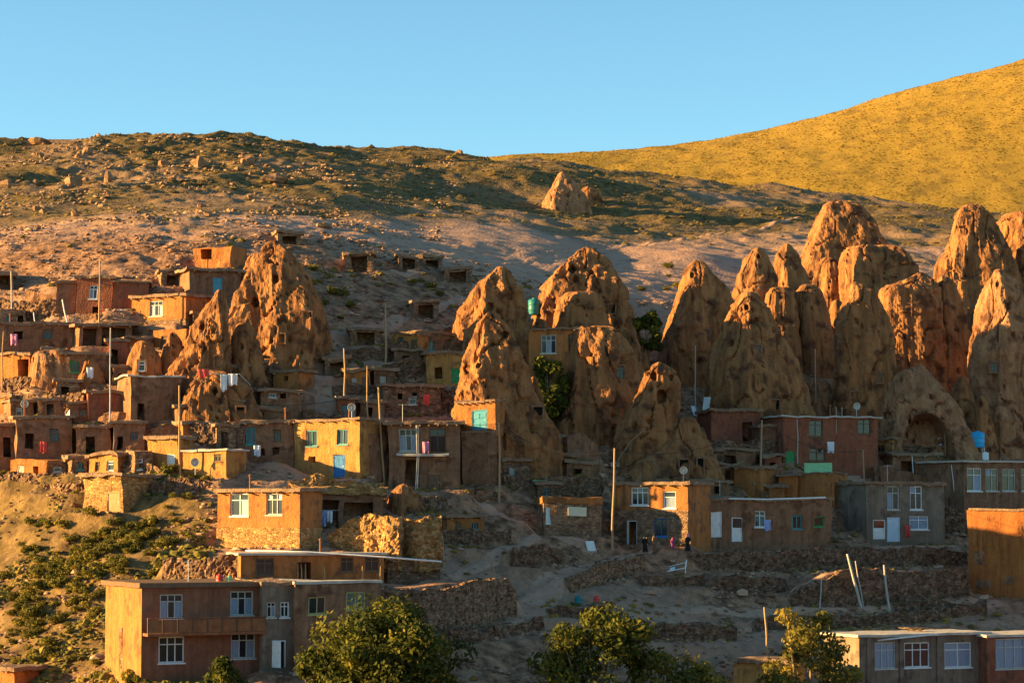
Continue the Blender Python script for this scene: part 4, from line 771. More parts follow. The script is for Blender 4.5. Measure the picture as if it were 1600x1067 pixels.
for a0, a1_, v0, v1, cnt in ZN:
    for _ in range(600):
        if cnt <= 0: break
        w_, hg = r_.uniform(26, 58), r_.uniform(22, 40); u = r_.uniform(a0, a1_); vb = r_.uniform(v0, v1) + hg * .5
        if any(min(u + w_ / 2, k_[1]) - max(u - w_ / 2, k_[0]) > .25 * w_ and min(vb, k_[3]) - max(vb - hg, k_[2]) > .3 * hg for k_ in RECTS): continue
        if 480 < u < 530 and vb > 560: continue
        ps = int(r_.choice([-22, -16, -12, -8, 30], p=[.2, .25, .25, .15, .15])); m_ = r_.choice(['mud_brown', 'mud_brown', 'stone_dark', 'mud_red', 'mud_orange', 'stone'])
        if ps == 30: m_ = r_.choice(['mud_orange', 'stone_gold', 'mud_yellow'])
        l_, rr_ = u - w_ / 2, u + w_ / 2; ops = []
        for k_ in range(int(r_.integers(1, 3))):
            x_ = l_ + w_ * (.18 + .42 * k_ + r_.uniform(0, .1)); kd_ = r_.choice(['H', 'H', 'K', 'U', 'D:wood_dark', 'D:wood_grey', 'T'])
            ops.append((kd_, x_, vb - hg * .72, x_ + r_.uniform(8, 12), vb - (0 if kd_[0] in 'DH' else hg * .3)))
        lab = near_label({'mud_brown': 'small brown mud hut', 'stone_dark': 'small rough stone hut', 'mud_red': 'small reddish mud hut', 'mud_orange': 'small orange mud hut', 'stone': 'small stone hut', 'stone_gold': 'small golden stone hut', 'mud_yellow': 'small ochre mud hut'}[str(m_)], u, vb - hg / 2)
        house('mud_hut', lab, l_, rr_, vb - hg, vb, psi=ps, depth=r_.uniform(2.2, 3.5), wall=str(m_), rough=.12, ops=ops, cat='hut', roofw=.17, padq=.8, roof=None if r_.random() < .15 else 'mud_roof'); cnt -= 1

ho = bpy.data.objects['orange_wall_house']; fo = frame(ORI[ho], 30); r_ = np.random.default_rng(5)
for i_, (u_, v_, w_, h_, m_) in enumerate(((1530, 870, 14, 22, 'mud_brown'), (1556, 856, 9, 40, 'mud_orange'), (1580, 905, 22, 14, 'mud_brown'), (1536, 912, 26, 12, 'mud_brown'), (1590, 830, 16, 18, 'mud_rust'), (1522, 836, 7, 30, 'mud_orange'))):
    x0, z1 = unproj(fo, u_ - w_ / 2, v_ - h_ / 2); x1, z0 = unproj(fo, u_ + w_ / 2, v_ + h_ / 2); b = MB(); b.box(fo, x0, x1, z0, z1, -.03, .05, .2); b.make('plaster_patch', m_, ho, wp=.09, ws=1.6, seed=i_)
x0, z1 = unproj(fo, 1514, 797); x1, _ = unproj(fo, 1658, 797); b = MB(); b.box(fo, x0, x1, z1 - .05, z1 + .14, -.45, .12, .3); b.make('coping', 'mud_roof', ho, wp=.07, ws=.9)

# ================================================================== GROUND
def axis(parts):
    out = []
    for a_, b_, st in parts: out += list(np.arange(a_, b_, st))
    return np.array(out)
gx = axis([(-420, -140, 14), (-140, -64, 1.6), (-64, 64, .42), (64, 140, 1.6), (140, 434, 14)])
gy = axis([(-80, 130, 6), (130, 160, 1), (160, 300, .42), (300, 440, .75), (440, 680, 2.2), (680, 790, 8)])
GX, GY = np.meshgrid(gx, gy, indexing='ij'); GZ = height(GX, GY)
nx, ny = len(gx), len(gy)
k = (np.arange(nx - 1)[:, None] * ny + np.arange(ny - 1)[None]).ravel()
ground = obj('ground', np.stack([GX, GY, GZ], -1), np.stack([k, k + ny, k + ny + 1, k + 1], -1), 'ground', None, True)
tag(ground, 'bare brown stony hillside with dusty slopes', None, kind='structure')
def veg_at(x, y):
    """where grass and low scrub grow: the upper hill and the lower left slope, not the trodden village and the dusty band"""
    n = fbm2(x, y, .06, 3, 77)
    u = 800 + x / y * F
    edge = 293 + 14 * n - 16 * sstep(700, 200, u) + 26 * sstep(500, 900, u) + 40 * sstep(900, 1300, u)
    up = sstep(edge - 14, edge + 10, y)
    e_ = 12 * sstep(260, 60, u); low = sstep(360, 300, u) * sstep(206 + e_, 200 + e_, y)
    mid = .55 * sstep(.2, .7, n) * sstep(235, 245, y) * sstep(285, 270, y)
    right = .8 * sstep(950, 1050, u) * sstep(305, 322, y)
    return np.clip(np.maximum.reduce([up * (.95 + .4 * n), low * (1.05 + .3 * n), mid, right * (.5 + .5 * n)]), 0, 1)
vg = veg_at(GX, np.maximum(GY, 10)).ravel().astype(np.float32)
ground.data.attributes.new('veg', 'FLOAT', 'POINT').data.foreach_set('value', vg)
def soil_at(x, y):
    u = 800 + x / y * F
    return np.clip(sstep(268, 246, y - 10 * sstep(900, 1300, u)) * (.8 + .5 * fbm2(x, y, .09, 3, 61)) * (1 - .85 * sstep(375, 310, u) * sstep(208 + 12 * sstep(260, 60, u), 200 + 12 * sstep(260, 60, u), y)), 0, 1)
ground.data.attributes.new('soil', 'FLOAT', 'POINT').data.foreach_set('value', soil_at(GX, np.maximum(GY, 10)).ravel().astype(np.float32))
# far hill
FU = [(700, 256, 900), (780, 250, 900), (900, 240, 905), (1000, 231, 910), (1100, 219, 915), (1200, 200, 920), (1300, 175, 925), (1400, 149, 930), (1500, 122, 935), (1600, 93, 940), (1750, 55, 945), (1950, 20, 950)]
FT = []
for u, v, d in FU:
    p = at(u, v, d); FT += [p, p + np.array([p[0] * .03, 60, -6.]), p + np.array([p[0] * .2, 260, -70.])]
for u in (700, 1000, 1300, 1600, 1900): FT.append(at(u, 366, 740)); FT.append(at(u, 348 - (u - 1000) * .11 * .6, 830) + np.array([0, 0, -4.]))
for u in (300, 0): FT += [at(u, 300, 900), at(u, 366, 740), at(u, 335, 830)]
FT = np.array(FT); FX, FW, FS = tps_fit(FT, 1e-3)
def far_h(x, y):
    x = np.asarray(x, float); y = np.asarray(y, float); Q = np.stack([x.ravel(), y.ravel()], -1) / FS; n = len(FX); out = np.empty(len(Q))
    for i in range(0, len(Q), 40000):
        q = Q[i:i + 40000]; D2 = ((q[:, None] - FX[None]) ** 2).sum(-1); out[i:i + 40000] = (.5 * D2 * np.log(D2 + 1e-12)) @ FW[:n] + FW[n] + q @ FW[n + 1:]
    z = out.reshape(x.shape)
    return z + 1.0 * fbm2(x, y, .02, 2, 4) + .35 * fbm2(x, y, .12, 3, 8)
hx = np.arange(-160, 420, 2.0); hy = np.arange(715, 1240, 2.4); HX, HY = np.meshgrid(hx, hy, indexing='ij')
k = (np.arange(len(hx) - 1)[:, None] * len(hy) + np.arange(len(hy) - 1)[None]).ravel(); n_ = len(hy)
fh = obj('hill', np.stack([HX, HY, far_h(HX, HY)], -1), np.stack([k, k + n_, k + n_ + 1, k + 1], -1), 'far_grass', None, True)
tag(fh, 'golden sunlit grassy hill behind the village', None, kind='structure')
# a wide plain beyond and around, out to the horizon
gp = MB(); gp.patch(np.array([-3000., -1500., -75.]), np.array([6000., 0, 0]), np.array([0, 6000., 0]), 300.)
tag(gp.make('plain', 'ground'), 'distant plain around the hills', None, kind='structure')

# ================================================================== PATHS
def path(label, pts, wd, off=0):
    P = []
    for u, v in pts: P.append(hit(u, v)[:2] + np.array([0, off]))
    P = np.array(P); S = np.concatenate([[0], np.cumsum(np.linalg.norm(np.diff(P, axis=0), axis=1))]); n = int(S[-1] / .35) + 2
    q = np.linspace(0, S[-1], n); C = np.stack([np.interp(q, S, P[:, 0]), np.interp(q, S, P[:, 1])], -1)
    for _ in range(6): C[1:-1] = (C[:-2] + 2 * C[1:-1] + C[2:]) / 4
    W_ = np.interp(q, S, np.broadcast_to(wd, len(pts))) if np.ndim(wd) else np.full(n, wd)
    W_ = W_ * (1 + .25 * noise2(q * .7, q * 0, 5))
    T = np.gradient(C, axis=0); T /= np.linalg.norm(T, axis=1)[:, None]; N = np.stack([-T[:, 1], T[:, 0]], -1)
    m_ = 11; o = np.linspace(-.5, .5, m_); G = C[:, None] + N[:, None] * (W_[:, None] * o[None])[..., None]
    Z = height(G[..., 0], G[..., 1]) + .07 * (1 - (2 * np.abs(o)) ** 4) - .01
    k = (np.arange(n - 1)[:, None] * m_ + np.arange(m_ - 1)[None]).ravel()
    tag(obj('path', np.concatenate([G, Z[..., None]], -1), np.stack([k, k + m_, k + m_ + 1, k + 1], -1), 'path', None, True), label, None, kind='structure')
path('pale trodden path forking up the lower slope', [(790, 985), (830, 945), (860, 915), (930, 890), (1000, 868), (1080, 862)], (2.2, 3.0, 2.6, 1.4, 1.0, 1.0))
path('grey path running up between the left rocks and the pole', [(505, 655), (510, 620), (505, 590), (490, 560), (530, 525), (600, 505), (700, 480), (760, 450)], (2.0, 2.4, 2.2, 2.0, 2.4, 1.6, 1.2, 1.0))
path('dusty track across the slope below the central houses', [(690, 775), (740, 790), (800, 815), (850, 832), (930, 868)], 1.4)
path('pale track along the lower right terraces', [(960, 966), (1060, 960), (1180, 957), (1320, 955), (1450, 951), (1560, 945)], (1.0, 1.3, 1.3, 1.2, 1.2, 1.4))
path('faint track on the bare hillside', [(560, 428), (640, 432), (720, 436), (800, 410), (900, 388), (1000, 380), (1120, 362), (1250, 345)], .9)
path('pale path along the top of the curved retaining wall', [(1236, 946), (1262, 948), (1310, 948), (1380, 944), (1450, 940), (1514, 930)], .9, 1.3)
path('pale lane in front of the long house and grey house', [(1084, 878), (1180, 880), (1290, 880), (1400, 872), (1500, 872)], .8, 1.3)
path('dirt lane before the orange wall', [(700, 900), (760, 880), (800, 860), (840, 842)], 1.2)

# ================================================================== SCATTER (nobody could count these)
def scatter(n, xr, yr, dens, hf, seed):
    r = np.random.default_rng(seed); x = r.uniform(*xr, n); y = r.uniform(*yr, n)
    k = r.uniform(0, 1, n) < dens(x, y); x, y = x[k], y[k]
    return x, y, hf(x, y), r
def in_view(x, y, m=40): u = 800 + x / y * F; return ((u > -m) & (u < 1600 + m))
def blobs(name, label, x, y, z, size, flat, m, r, tintv, seg=7, rings=3, sharp=.35):
    """low domes with jagged surfaces, one mesh"""
    n = len(x); th = np.arange(seg) * 2 * math.pi / seg; pr = []
    for i in range(rings): ph = (i / rings) * math.pi / 2 * .95; pr.append((math.cos(ph), math.sin(ph)))
    loc = np.array([[c * math.cos(t + i * .4), c * math.sin(t + i * .4), s] for i, (c, s) in enumerate(pr) for t in th] + [[0, 0, 1.]])
    V = loc[None] * np.stack([size, size * r.uniform(.7, 1.2, n), size * flat], -1)[:, None]
    V = V * (1 + sharp * r.uniform(-1, 1, (n, len(loc), 1))); V = V + np.stack([x, y, z - .08 * size], -1)[:, None]
    F_ = []
    for i in range(rings - 1):
        for k in range(seg):
            k2 = (k + 1) % seg; F_ += [[i * seg + k, i * seg + k2, (i + 1) * seg + k], [i * seg + k2, (i + 1) * seg + k2, (i + 1) * seg + k]]
    F_ += [[(rings - 1) * seg + k, (rings - 1) * seg + (k + 1) % seg, rings * seg] for k in range(seg)]
    F_ = np.array(F_); L = len(loc)
    o = obj(name, V, [(F_[None] + (np.arange(n) * L)[:, None, None]).reshape(-1, 3)], m, None)
    tv = np.clip(np.repeat(tintv, L) + r.uniform(-.12, .12, n * L), 0, 1).astype(np.float32)
    o.data.attributes.new('tint', 'FLOAT', 'POINT').data.foreach_set('value', tv)
    return tag(o, label, None, kind='stuff')
x, y, z, r = scatter(230000, (-120, 140), (268, 655), lambda x, y: in_view(x, y) * veg_at(x, y) ** 1.5 * sstep(-.5, .5, fbm2(x, y, .35, 2, 12)) * .7, height, 11)
blobs('scrub_tufts', 'low olive scrub and dry grass tufts over the upper hillside', x, y, z, r.uniform(.09, .3, len(x)) * (1 + 1.3 * (r.uniform(0, 1, len(x)) > .93)), r.uniform(.4, .75, len(x)), 'tufts_hill', r, r.uniform(0, 1, len(x)) ** 1.2, seg=6, rings=1, sharp=.45)
x, y, z, r = scatter(64000, (-70, -10), (150, 216), lambda x, y: in_view(x, y) * veg_at(x, y) * sstep(-.25, .45, fbm2(x, y, .25, 3, 13)) * .8, height, 12)
blobs('grass_tufts', 'yellow-green grass and low weeds on the lower left slope', x, y, z, r.uniform(.08, .26, len(x)) * (1 + .8 * (r.uniform(0, 1, len(x)) > .93)), r.uniform(.5, 1.1, len(x)), 'tufts_green', r, r.uniform(0, 1, len(x)), seg=6, rings=2)
x, y, z, r = scatter(150000, (-60, 330), (720, 960), lambda x, y: in_view(x, y) * (.35 + .3 * sstep(-.4, .4, fbm2(x, y, .08, 3, 14))), far_h, 13)
blobs('hill_grass', 'golden grass tussocks over the far sunlit hill', x, y, z, r.uniform(.14, .46, len(x)), r.uniform(.3, .6, len(x)), 'tufts_gold', r, r.uniform(0, 1, len(x)), seg=6, rings=1)
x, y, z, r = scatter(60000, (-62, 62), (155, 268), lambda x, y: in_view(x, y) * sstep(-.45, .5, fbm2(x, y, .22, 3, 15)) * .8, height, 14)
blobs('rubble', 'loose stones and rubble lying over the village slopes', x, y, z, r.uniform(.06, .24, len(x)) * (1 + 1.3 * (r.uniform(0, 1, len(x)) > .94)), r.uniform(.5, .9, len(x)), 'rubble', r, r.uniform(0, 1, len(x)) ** 1.3, seg=6, rings=2)
x, y, z, r = scatter(3200, (-62, 62), (196, 275), lambda x, y: in_view(x, y) * sstep(.1, .7, fbm2(x, y, .14, 2, 41)) * .7, height, 16)
blobs('village_weeds', 'dark green weeds in patches between the rocks and huts', x, y, z, r.uniform(.15, .5, len(x)), r.uniform(.4, .8, len(x)), 'tufts', r, r.uniform(0, .5, len(x)))

x, y, z, r = scatter(12000, (-75, -8), (272, 400), lambda x, y: in_view(x, y) * sstep(-.1, .7, fbm2(x, y, .12, 3, 71)) * .7, height, 17)
blobs('hill_stones', 'small broken stones scattered over the upper left hillside', x, y, z, r.uniform(.1, .38, len(x)), r.uniform(.5, 1.0, len(x)), 'rubble_red', r, r.uniform(0, 1, len(x)), seg=6, rings=2)
x, y, z, r = scatter(16000, (-20, 62), (155, 230), lambda x, y: in_view(x, y) * sstep(0, .6, fbm2(x, y, .16, 3, 81)) * .6, height, 18)
blobs('dry_weeds', 'dry weeds and straw tufts on the terraces and banks', x, y, z, r.uniform(.1, .32, len(x)), r.uniform(.5, 1.0, len(x)), 'tufts', r, r.uniform(0, .8, len(x)))

# ================================================================== BOULDERS on the upper left hill
def boulder_mesh(sd):
    r = np.random.default_rng(sd); n, s = 6, 8; V = []
    for i in range(n + 1):
        ph = math.pi * i / n
        for k in range(s): th = 2 * math.pi * k / s; V.append([math.sin(ph) * math.cos(th), math.sin(ph) * math.sin(th), math.cos(ph)])
    V = np.array(V); d = 1 + .45 * noise3(V, 1.1, sd) + .3 * noise3(V, 2.6, sd + 1)
    V = V * d[:, None]; V = np.sign(V) * np.abs(V) ** .85; V[:, 2] *= .8
    Q = [[i * s + k, (i + 1) * s + k, (i + 1) * s + (k + 1) % s, i * s + (k + 1) % s] for i in range(n) for k in range(s)]
    me = mesh('boulder', V, np.array(Q), False); me.materials.append(M['boulder']); return me
BM = [boulder_mesh(100 + i) for i in range(6)]
def boulder(u, v, wpx, hpx, label, group=None, i=0):
    p = hit(u, v + hpx / 2); p[2] = float(height(p[0], p[1])); o = bpy.data.objects.new('boulder', BM[i % 6]); COL.objects.link(o)
    s = wpx / 2 / F * p[1]; o.location = (p[0], p[1], p[2] + hpx * .2 / F * p[1]); o.scale = (s, s * .9, hpx / 2 / F * p[1] * 1.25); o.rotation_euler = (random.uniform(-.3, .3), random.uniform(-.3, .3), random.uniform(0, 6))
    return tag(o, label, 'boulder', group)
for i, (u, v, w_, h_, l) in enumerate(((137, 234, 16, 20, 'upright lit boulder near the skyline, upper left hill'), (114, 275, 24, 24, 'largest orange lit boulder on the upper left hill'), (168, 287, 14, 20, 'thin pointed boulder right of the largest orange boulder'), (255, 256, 18, 14, 'pale boulder alone in the middle of the left hill'), (312, 257, 24, 18, 'reddish boulder in a cluster on the left hill'),
        (62, 217, 30, 12, 'dark rock on the skyline at the far left'), (10, 290, 20, 16, 'lit boulder at the left edge of the hill'), (130, 298, 18, 12, 'flat lit boulder below the largest orange boulder'), (385, 256, 26, 16, 'dark rock outcrop right of the reddish boulder'), (718, 241, 12, 10, 'single dark bush-like rock on the central skyline'),
        (430, 277, 40, 18, 'wide brown rock outcrop on the left hill'), (118, 330, 14, 18, 'small pinkish rock standing in the grass, left hill'), (503, 350, 30, 12, 'flat reddish slab on the edge of the bare slope'), (1445, 268, 34, 10, 'dark outcrop on the lit far hill'))):
    if u == 1445: continue
    boulder(u, v, w_, h_, l, i=i)
G_ = 'small boulders strewn over the upper left hillside'
for i in range(70):
    u = random.uniform(0, 470); v = random.uniform(232, 340); s_ = random.uniform(5, 13)
    boulder(u, v, s_, s_ * .75, 'small rough boulder strewn on the upper left hillside', G_, i)

# ================================================================== SHRUBS AND TREES
def leaf_cloud(cs, rs, n, size, r, zs=.8):
    """n leaf quads in clumps around centres cs with radii rs; returns V, Q, tint"""
    k = r.integers(0, len(cs), n); d = r.normal(0, 1, (n, 3)); d /= np.linalg.norm(d, axis=1)[:, None]
    rad = r.uniform(.35, 1.08, n) ** .6
    P = cs[k] + d * (rs[k] * rad)[:, None] * np.array([1, 1, zs])
    nn = d + r.normal(0, .6, (n, 3)); nn /= np.linalg.norm(nn, axis=1)[:, None]
    a_ = np.cross(nn, r.normal(0, 1, (n, 3))); a_ /= np.linalg.norm(a_, axis=1)[:, None]; b_ = np.cross(nn, a_)
    s = (size * r.uniform(.6, 1.3, n))[:, None]
    V = np.stack([P - a_ * s, P - b_ * s * .55, P + a_ * s, P + b_ * s * .55], 1).reshape(-1, 3)
    ti = np.clip(.35 + .25 * r.normal(0, 1, len(cs))[k] + .2 * r.normal(0, 1, n), 0, 1)
    return V, np.arange(4 * n).reshape(-1, 4), np.repeat(ti, 4).astype(np.float32)
def tree(label, u, vtop, width_px, y, seed, nl=9000, clumps=60, m='leaves', open_=0.0, zground=None, leaf=.17, cz=.62):
    r = np.random.default_rng(seed); top = at(u, vtop, y); zg = float(height(top[0], y)) if zground is None else zground
    base = np.array([top[0], y, zg]); Hh = top[2] - zg; W_ = width_px / F * y
    t = thing('tree', label, 'tree', base)
    tr = MB(); cen = base + np.array([0, 0, Hh * cz]); n = 7
    S = np.linspace(0, 1, n); P = base + S[:, None] * (cen - base); P[:, 0] += .25 * np.sin(S * 3 + seed); P[0, 2] -= .4
    tr.tube(P, .24 * (1 - .5 * S) * (Hh / 8), 8)
    cs = []; rs = []
    for i in range(clumps):
        d = r.normal(0, 1, 3); d /= np.linalg.norm(d); q = r.uniform(.3, 1) ** .5
        hgt = Hh * (1 - cz) ; c = cen + d * q * np.array([W_ * .42, W_ * .38, hgt * .9]) if i > 5 else cen + np.array([r.uniform(-.26, .26) * W_, r.uniform(-.2, .2) * W_, hgt * (.96 - .1 * i) - .05 * W_])
        if d[2] < -.5: c[2] = cen[2] - .25 * hgt
        cs.append(c); rs.append(r.uniform(.05, .115) * W_ * (1.7 if clumps < 50 or open_ else 1.25))
        if i % 3 == 0:
            st = P[r.integers(3, n)]; m_ = (st + c) / 2 + np.array([0, 0, -.06 * Hh]); tr.tube([st, m_, c], np.array([.085, .05, .02]) * Hh / 8 * (1.5 if open_ else 1), 6)
    tr.make('trunk', 'bark', t, smooth=True)
    V, Q, ti = leaf_cloud(np.array(cs), np.array(rs) * (1 - .25 * open_), nl, leaf, r)
    c = obj('crown', V, Q, m, t); c.data.attributes.new('tint', 'FLOAT', 'POINT').data.foreach_set('value', ti)
    return t
tree('large dense green tree before the dark house, bottom centre left', 600, 938, 285, 157, 1, nl=21000, clumps=120)
tree('round green tree with orange tinged leaves, bottom centre', 935, 938, 225, 157, 2, nl=16000, clumps=100)
tree('thin-crowned tree with visible branches beside the grey foreground house', 1268, 946, 185, 160, 3, nl=9500, clumps=80, m='leaves_olive', open_=1, cz=.55)
tree('small bushy tree top before the balcony house wall', 345, 1030, 84, 158, 4, nl=4200, clumps=26)
tree('low yellow-green tree top at the bottom edge, right of centre', 1080, 1024, 185, 158, 5, nl=8500, clumps=48, m='leaves_olive')
tree('small green tree top at the foot of the lit end wall', 215, 1046, 66, 160, 6, nl=3000, clumps=20, m='leaves_olive')
tree('slim tree top left of the large dense tree', 490, 1008, 60, 156, 7, nl=3000, clumps=20)
tree('low dark tree filling the gully between the central rocks', 856, 552, 74, 222, 8, nl=7500, clumps=44, leaf=.2, zground=6.0, cz=.5)
tree('dark bush-like tree in the cleft right of the central cone', 1012, 478, 52, 236, 9, nl=3600, clumps=24, leaf=.2)
def shrub_proto(sd, n=420):
    r = np.random.default_rng(sd); cs = np.array([[r.uniform(-.6, .6), r.uniform(-.6, .6), r.uniform(.25, .75)] for _ in range(9)])
    V, Q, ti = leaf_cloud(cs, r.uniform(.25, .45, 9), n, .12, r)
    me = mesh('shrub', V, Q); me.materials.append(M['leaves_olive']); me.attributes.new('tint', 'FLOAT', 'POINT').data.foreach_set('value', np.clip(ti + (.15 if sd % 2 else 0), 0, 1))
    return me
SM = [shrub_proto(200 + i) for i in range(5)]
def shrub(u, v, s, label, group, i):
    p = hit(u, v); p[2] = float(height(p[0], p[1])); o = bpy.data.objects.new('shrub', SM[i % 5]); COL.objects.link(o)
    o.location = (p[0], p[1], p[2] - .05 * s); q = s * random.uniform(.8, 1.2); o.scale = (q, q, q * random.uniform(.75, 1.1)); o.rotation_euler = (0, 0, random.uniform(0, 6)); return tag(o, label, 'shrub', group)
for i in range(230):
    t_ = random.random(); u = random.gauss(230 - 190 * t_, 48); v = random.gauss(800 + 150 * t_, 34)
    if 125 < u < 250 and v < 812 or u > 335 or u < -10: continue
    shrub(u, v, random.uniform(.35, .95), 'olive shrub in the thicket on the lower left slope', 'shrubs of the lower left thicket', i)
for i in range(60): shrub(random.uniform(-5, 178), random.uniform(905, 1066), random.uniform(.3, .7), 'yellowish shrub on the slope left of the balcony house', 'shrubs left of the balcony house', i)
for i in range(26):
    u, v = random.choice([(random.uniform(860, 960), random.uniform(398, 420)), (random.uniform(1000, 1060), random.uniform(420, 470)), (random.uniform(620, 700), random.uniform(440, 470)), (random.uniform(480, 560), random.uniform(420, 500))])
    shrub(u, v, random.uniform(.4, 1.0), 'low dark shrub on the slope between the rock cones', 'shrubs between the rock cones', i)

# ================================================================== POLES
for l, u0, v0, u1, v1, r_, m_ in (
    ('tall wooden pole before the red-brown house, upper left', 156, 407, 154, 534, .09, 'wood'), ('wooden pole by the dark dugout at the far left edge', 17, 424, 18, 500, .09, 'wood_grey'),
    ('pale thin pole at the left edge of the middle village', 5, 518, 3, 624, .07, 'wood'), ('leaning white pole left of the red-brown house', 97, 468, 109, 522, .08, 'white_paint'), ('short leaning white pole on the cluttered left roof', 52, 488, 60, 524, .06, 'white_paint'),
    ('tall thin pole between the dark porch and the red mud house', 172, 512, 171, 690, .07, 'wood_grey'), ('dark wooden pole beside the door hut', 281, 602, 281, 752, .09, 'wood'), ('orange wooden pole before the grey slope path', 538, 544, 539, 652, .09, 'wood'),
    ('slim orange pole left of the central balcony house', 573, 572, 575, 668, .07, 'wood'), ('stout orange pole at the corner of the central balcony house', 592, 605, 600, 748, .1, 'wood'), ('tall greyish pole high in the middle of the village', 602, 474, 603, 578, .1, 'wood'),
    ('orange pole beside the plain dark mud house', 780, 660, 780, 788, .1, 'wood'), ('tall orange pole before the blue-windowed house', 961, 700, 956, 868, .1, 'wood'), ('yellowish pole between branch hut and streaky wall', 1190, 656, 1188, 772, .1, 'wood'),
    ('short lit pole behind the lit pillar house', 1349, 702, 1350, 758, .09, 'wood'), ('forked pole below the skull-shaped rock', 1475, 668, 1478, 724, .08, 'wood'), ('thin white pipe pole beside the three-window house', 1487, 726, 1494, 796, .05, 'white_paint'),
    ('pole beside the thin-crowned tree at the bottom', 1195, 948, 1201, 1072, .09, 'wood'), ('short pole at the corner of the stone pen', 690, 826, 693, 880, .08, 'wood'), ('thick leaning grey pole against the curved wall', 1323, 865, 1347, 957, .12, 'wood_grey'),
    ('thin leaning grey pole beside the thick leaning pole', 1337, 876, 1350, 955, .06, 'wood_grey'), ('upright grey post before the curved wall', 1381, 882, 1390, 957, .11, 'wood_grey'), ('small bent stick left of the curved wall', 1284, 905, 1281, 957, .06, 'wood_grey'),
    ('thin stake at the end of the pinkish-topped wall', 766, 872, 774, 908, .06, 'wood'), ('lit post before the row of white windows', 1563, 716, 1563, 800, .07, 'wood'), ('white stake on the fence below the skull-shaped rock', 1425, 710, 1428, 752, .06, 'white_paint'),
    ('yellow curved stake of the stick fence', 1452, 728, 1450, 752, .06, 'wood'), ('short post on the edge of the blank orange wall', 1524, 772, 1525, 800, .07, 'wood'), ('stub post left of the short orange wall post', 1538, 776, 1541, 798, .06, 'wood'), ('post at the right on the blank orange wall', 1567, 770, 1569, 798, .09, 'wood'),
    ('thin pale stick on the red house front', 1306, 636, 1306, 742, .04, 'wood_grey'), ('thin stick beside the pale stick on the red house', 1315, 636, 1318, 742, .04, 'wood_grey'), ('thin dark pole before the big front cone', 1246, 655, 1247, 742, .06, 'wood_grey'),
    ('white pole between two cones at the right', 1274, 545, 1275, 650, .05, 'wood_grey'), ('grey pole by the lower leftmost cone of the right group', 1086, 540, 1087, 650, .05, 'wood_grey')):
    pole(l, u0, v0, u1, v1, r_, m_)

# ================================================================== SMALL THINGS
def set_on(u, v, y=None, dy=0):
    p = hit2(u, v) if y is None else at(u, v, y)
    if dy: p = at(u, v, p[1] + dy)
    return p
def px(y): return y / F
def lathe(mb, c, prof, seg=18):
    th = np.arange(seg) * 2 * math.pi / seg; V = np.array([[c[0] + r_ * math.cos(t), c[1] + r_ * math.sin(t), c[2] + z_] for r_, z_ in prof for t in th])
    Q = [[i * seg + k, i * seg + (k + 1) % seg, (i + 1) * seg + (k + 1) % seg, (i + 1) * seg + k] for i in range(len(prof) - 1) for k in range(seg)]; mb.add(V, Q)
def tank(label, u, vT, vB, wpx, y, m, name='water_tank'):
    p = set_on(u, vB, y); Hh = (vB - vT) * px(p[1]); r_ = wpx / 2 * px(p[1]); t = thing(name, label, 'tank', p)
    b = MB(); lathe(b, p, [(.01, .3 * Hh * 0), (r_ * .95, 0), (r_, Hh * .08), (r_, Hh * .3), (r_ * 1.04, Hh * .33), (r_, Hh * .36), (r_, Hh * .62), (r_ * 1.04, Hh * .65), (r_, Hh * .68), (r_, Hh * .86), (r_ * .7, Hh * .95), (.01, Hh * .97)]); b.make('body', m, t, smooth=True)
    b = MB(); lathe(b, p, [(.01, Hh * .94), (r_ * .35, Hh * .94), (r_ * .35, Hh * 1.02), (.01, Hh * 1.03)]); b.make('lid', m, t, smooth=True)
    return t, p, r_
t, p, r_ = tank('bright blue water tank on a stand behind the three-window house', 1527, 674, 699, 23, ORI[bpy.data.objects['three_window_house']][1] + 9, 'plastic_blue')
for i in (-1, 1):
    for j in (-1, 1): b = MB(); bar(b, p + np.array([i * r_ * .8, j * r_ * .8, -1.6]), p + np.array([i * r_ * .8, j * r_ * .8, 0]), .05); b.make('leg', 'metal', t)
tank('white jerrycan-shaped tank on the roof of the three-window house', 1540, 706, 719, 10, ORI[bpy.data.objects['three_window_house']][1] + 2, 'white_paint')
tank('teal barrel on the slope above the bottom tree', 904, 930, 946, 12, None, 'plastic_teal', 'barrel'); tank('red barrel on the slope above the bottom tree', 932, 930, 945, 10, None, 'plastic_red', 'barrel')
tank('dark teal tank between the two central cones', 835, 466, 492, 20, 236, 'plastic_teal')
tank('small red canister on the balcony house roof', 343, 897, 912, 11, ORI[h1][1] + 3, 'plastic_red', 'canister'); tank('small green-white canister on the balcony house roof', 358, 899, 912, 9, ORI[h1][1] + 3, 'pale_green', 'canister')
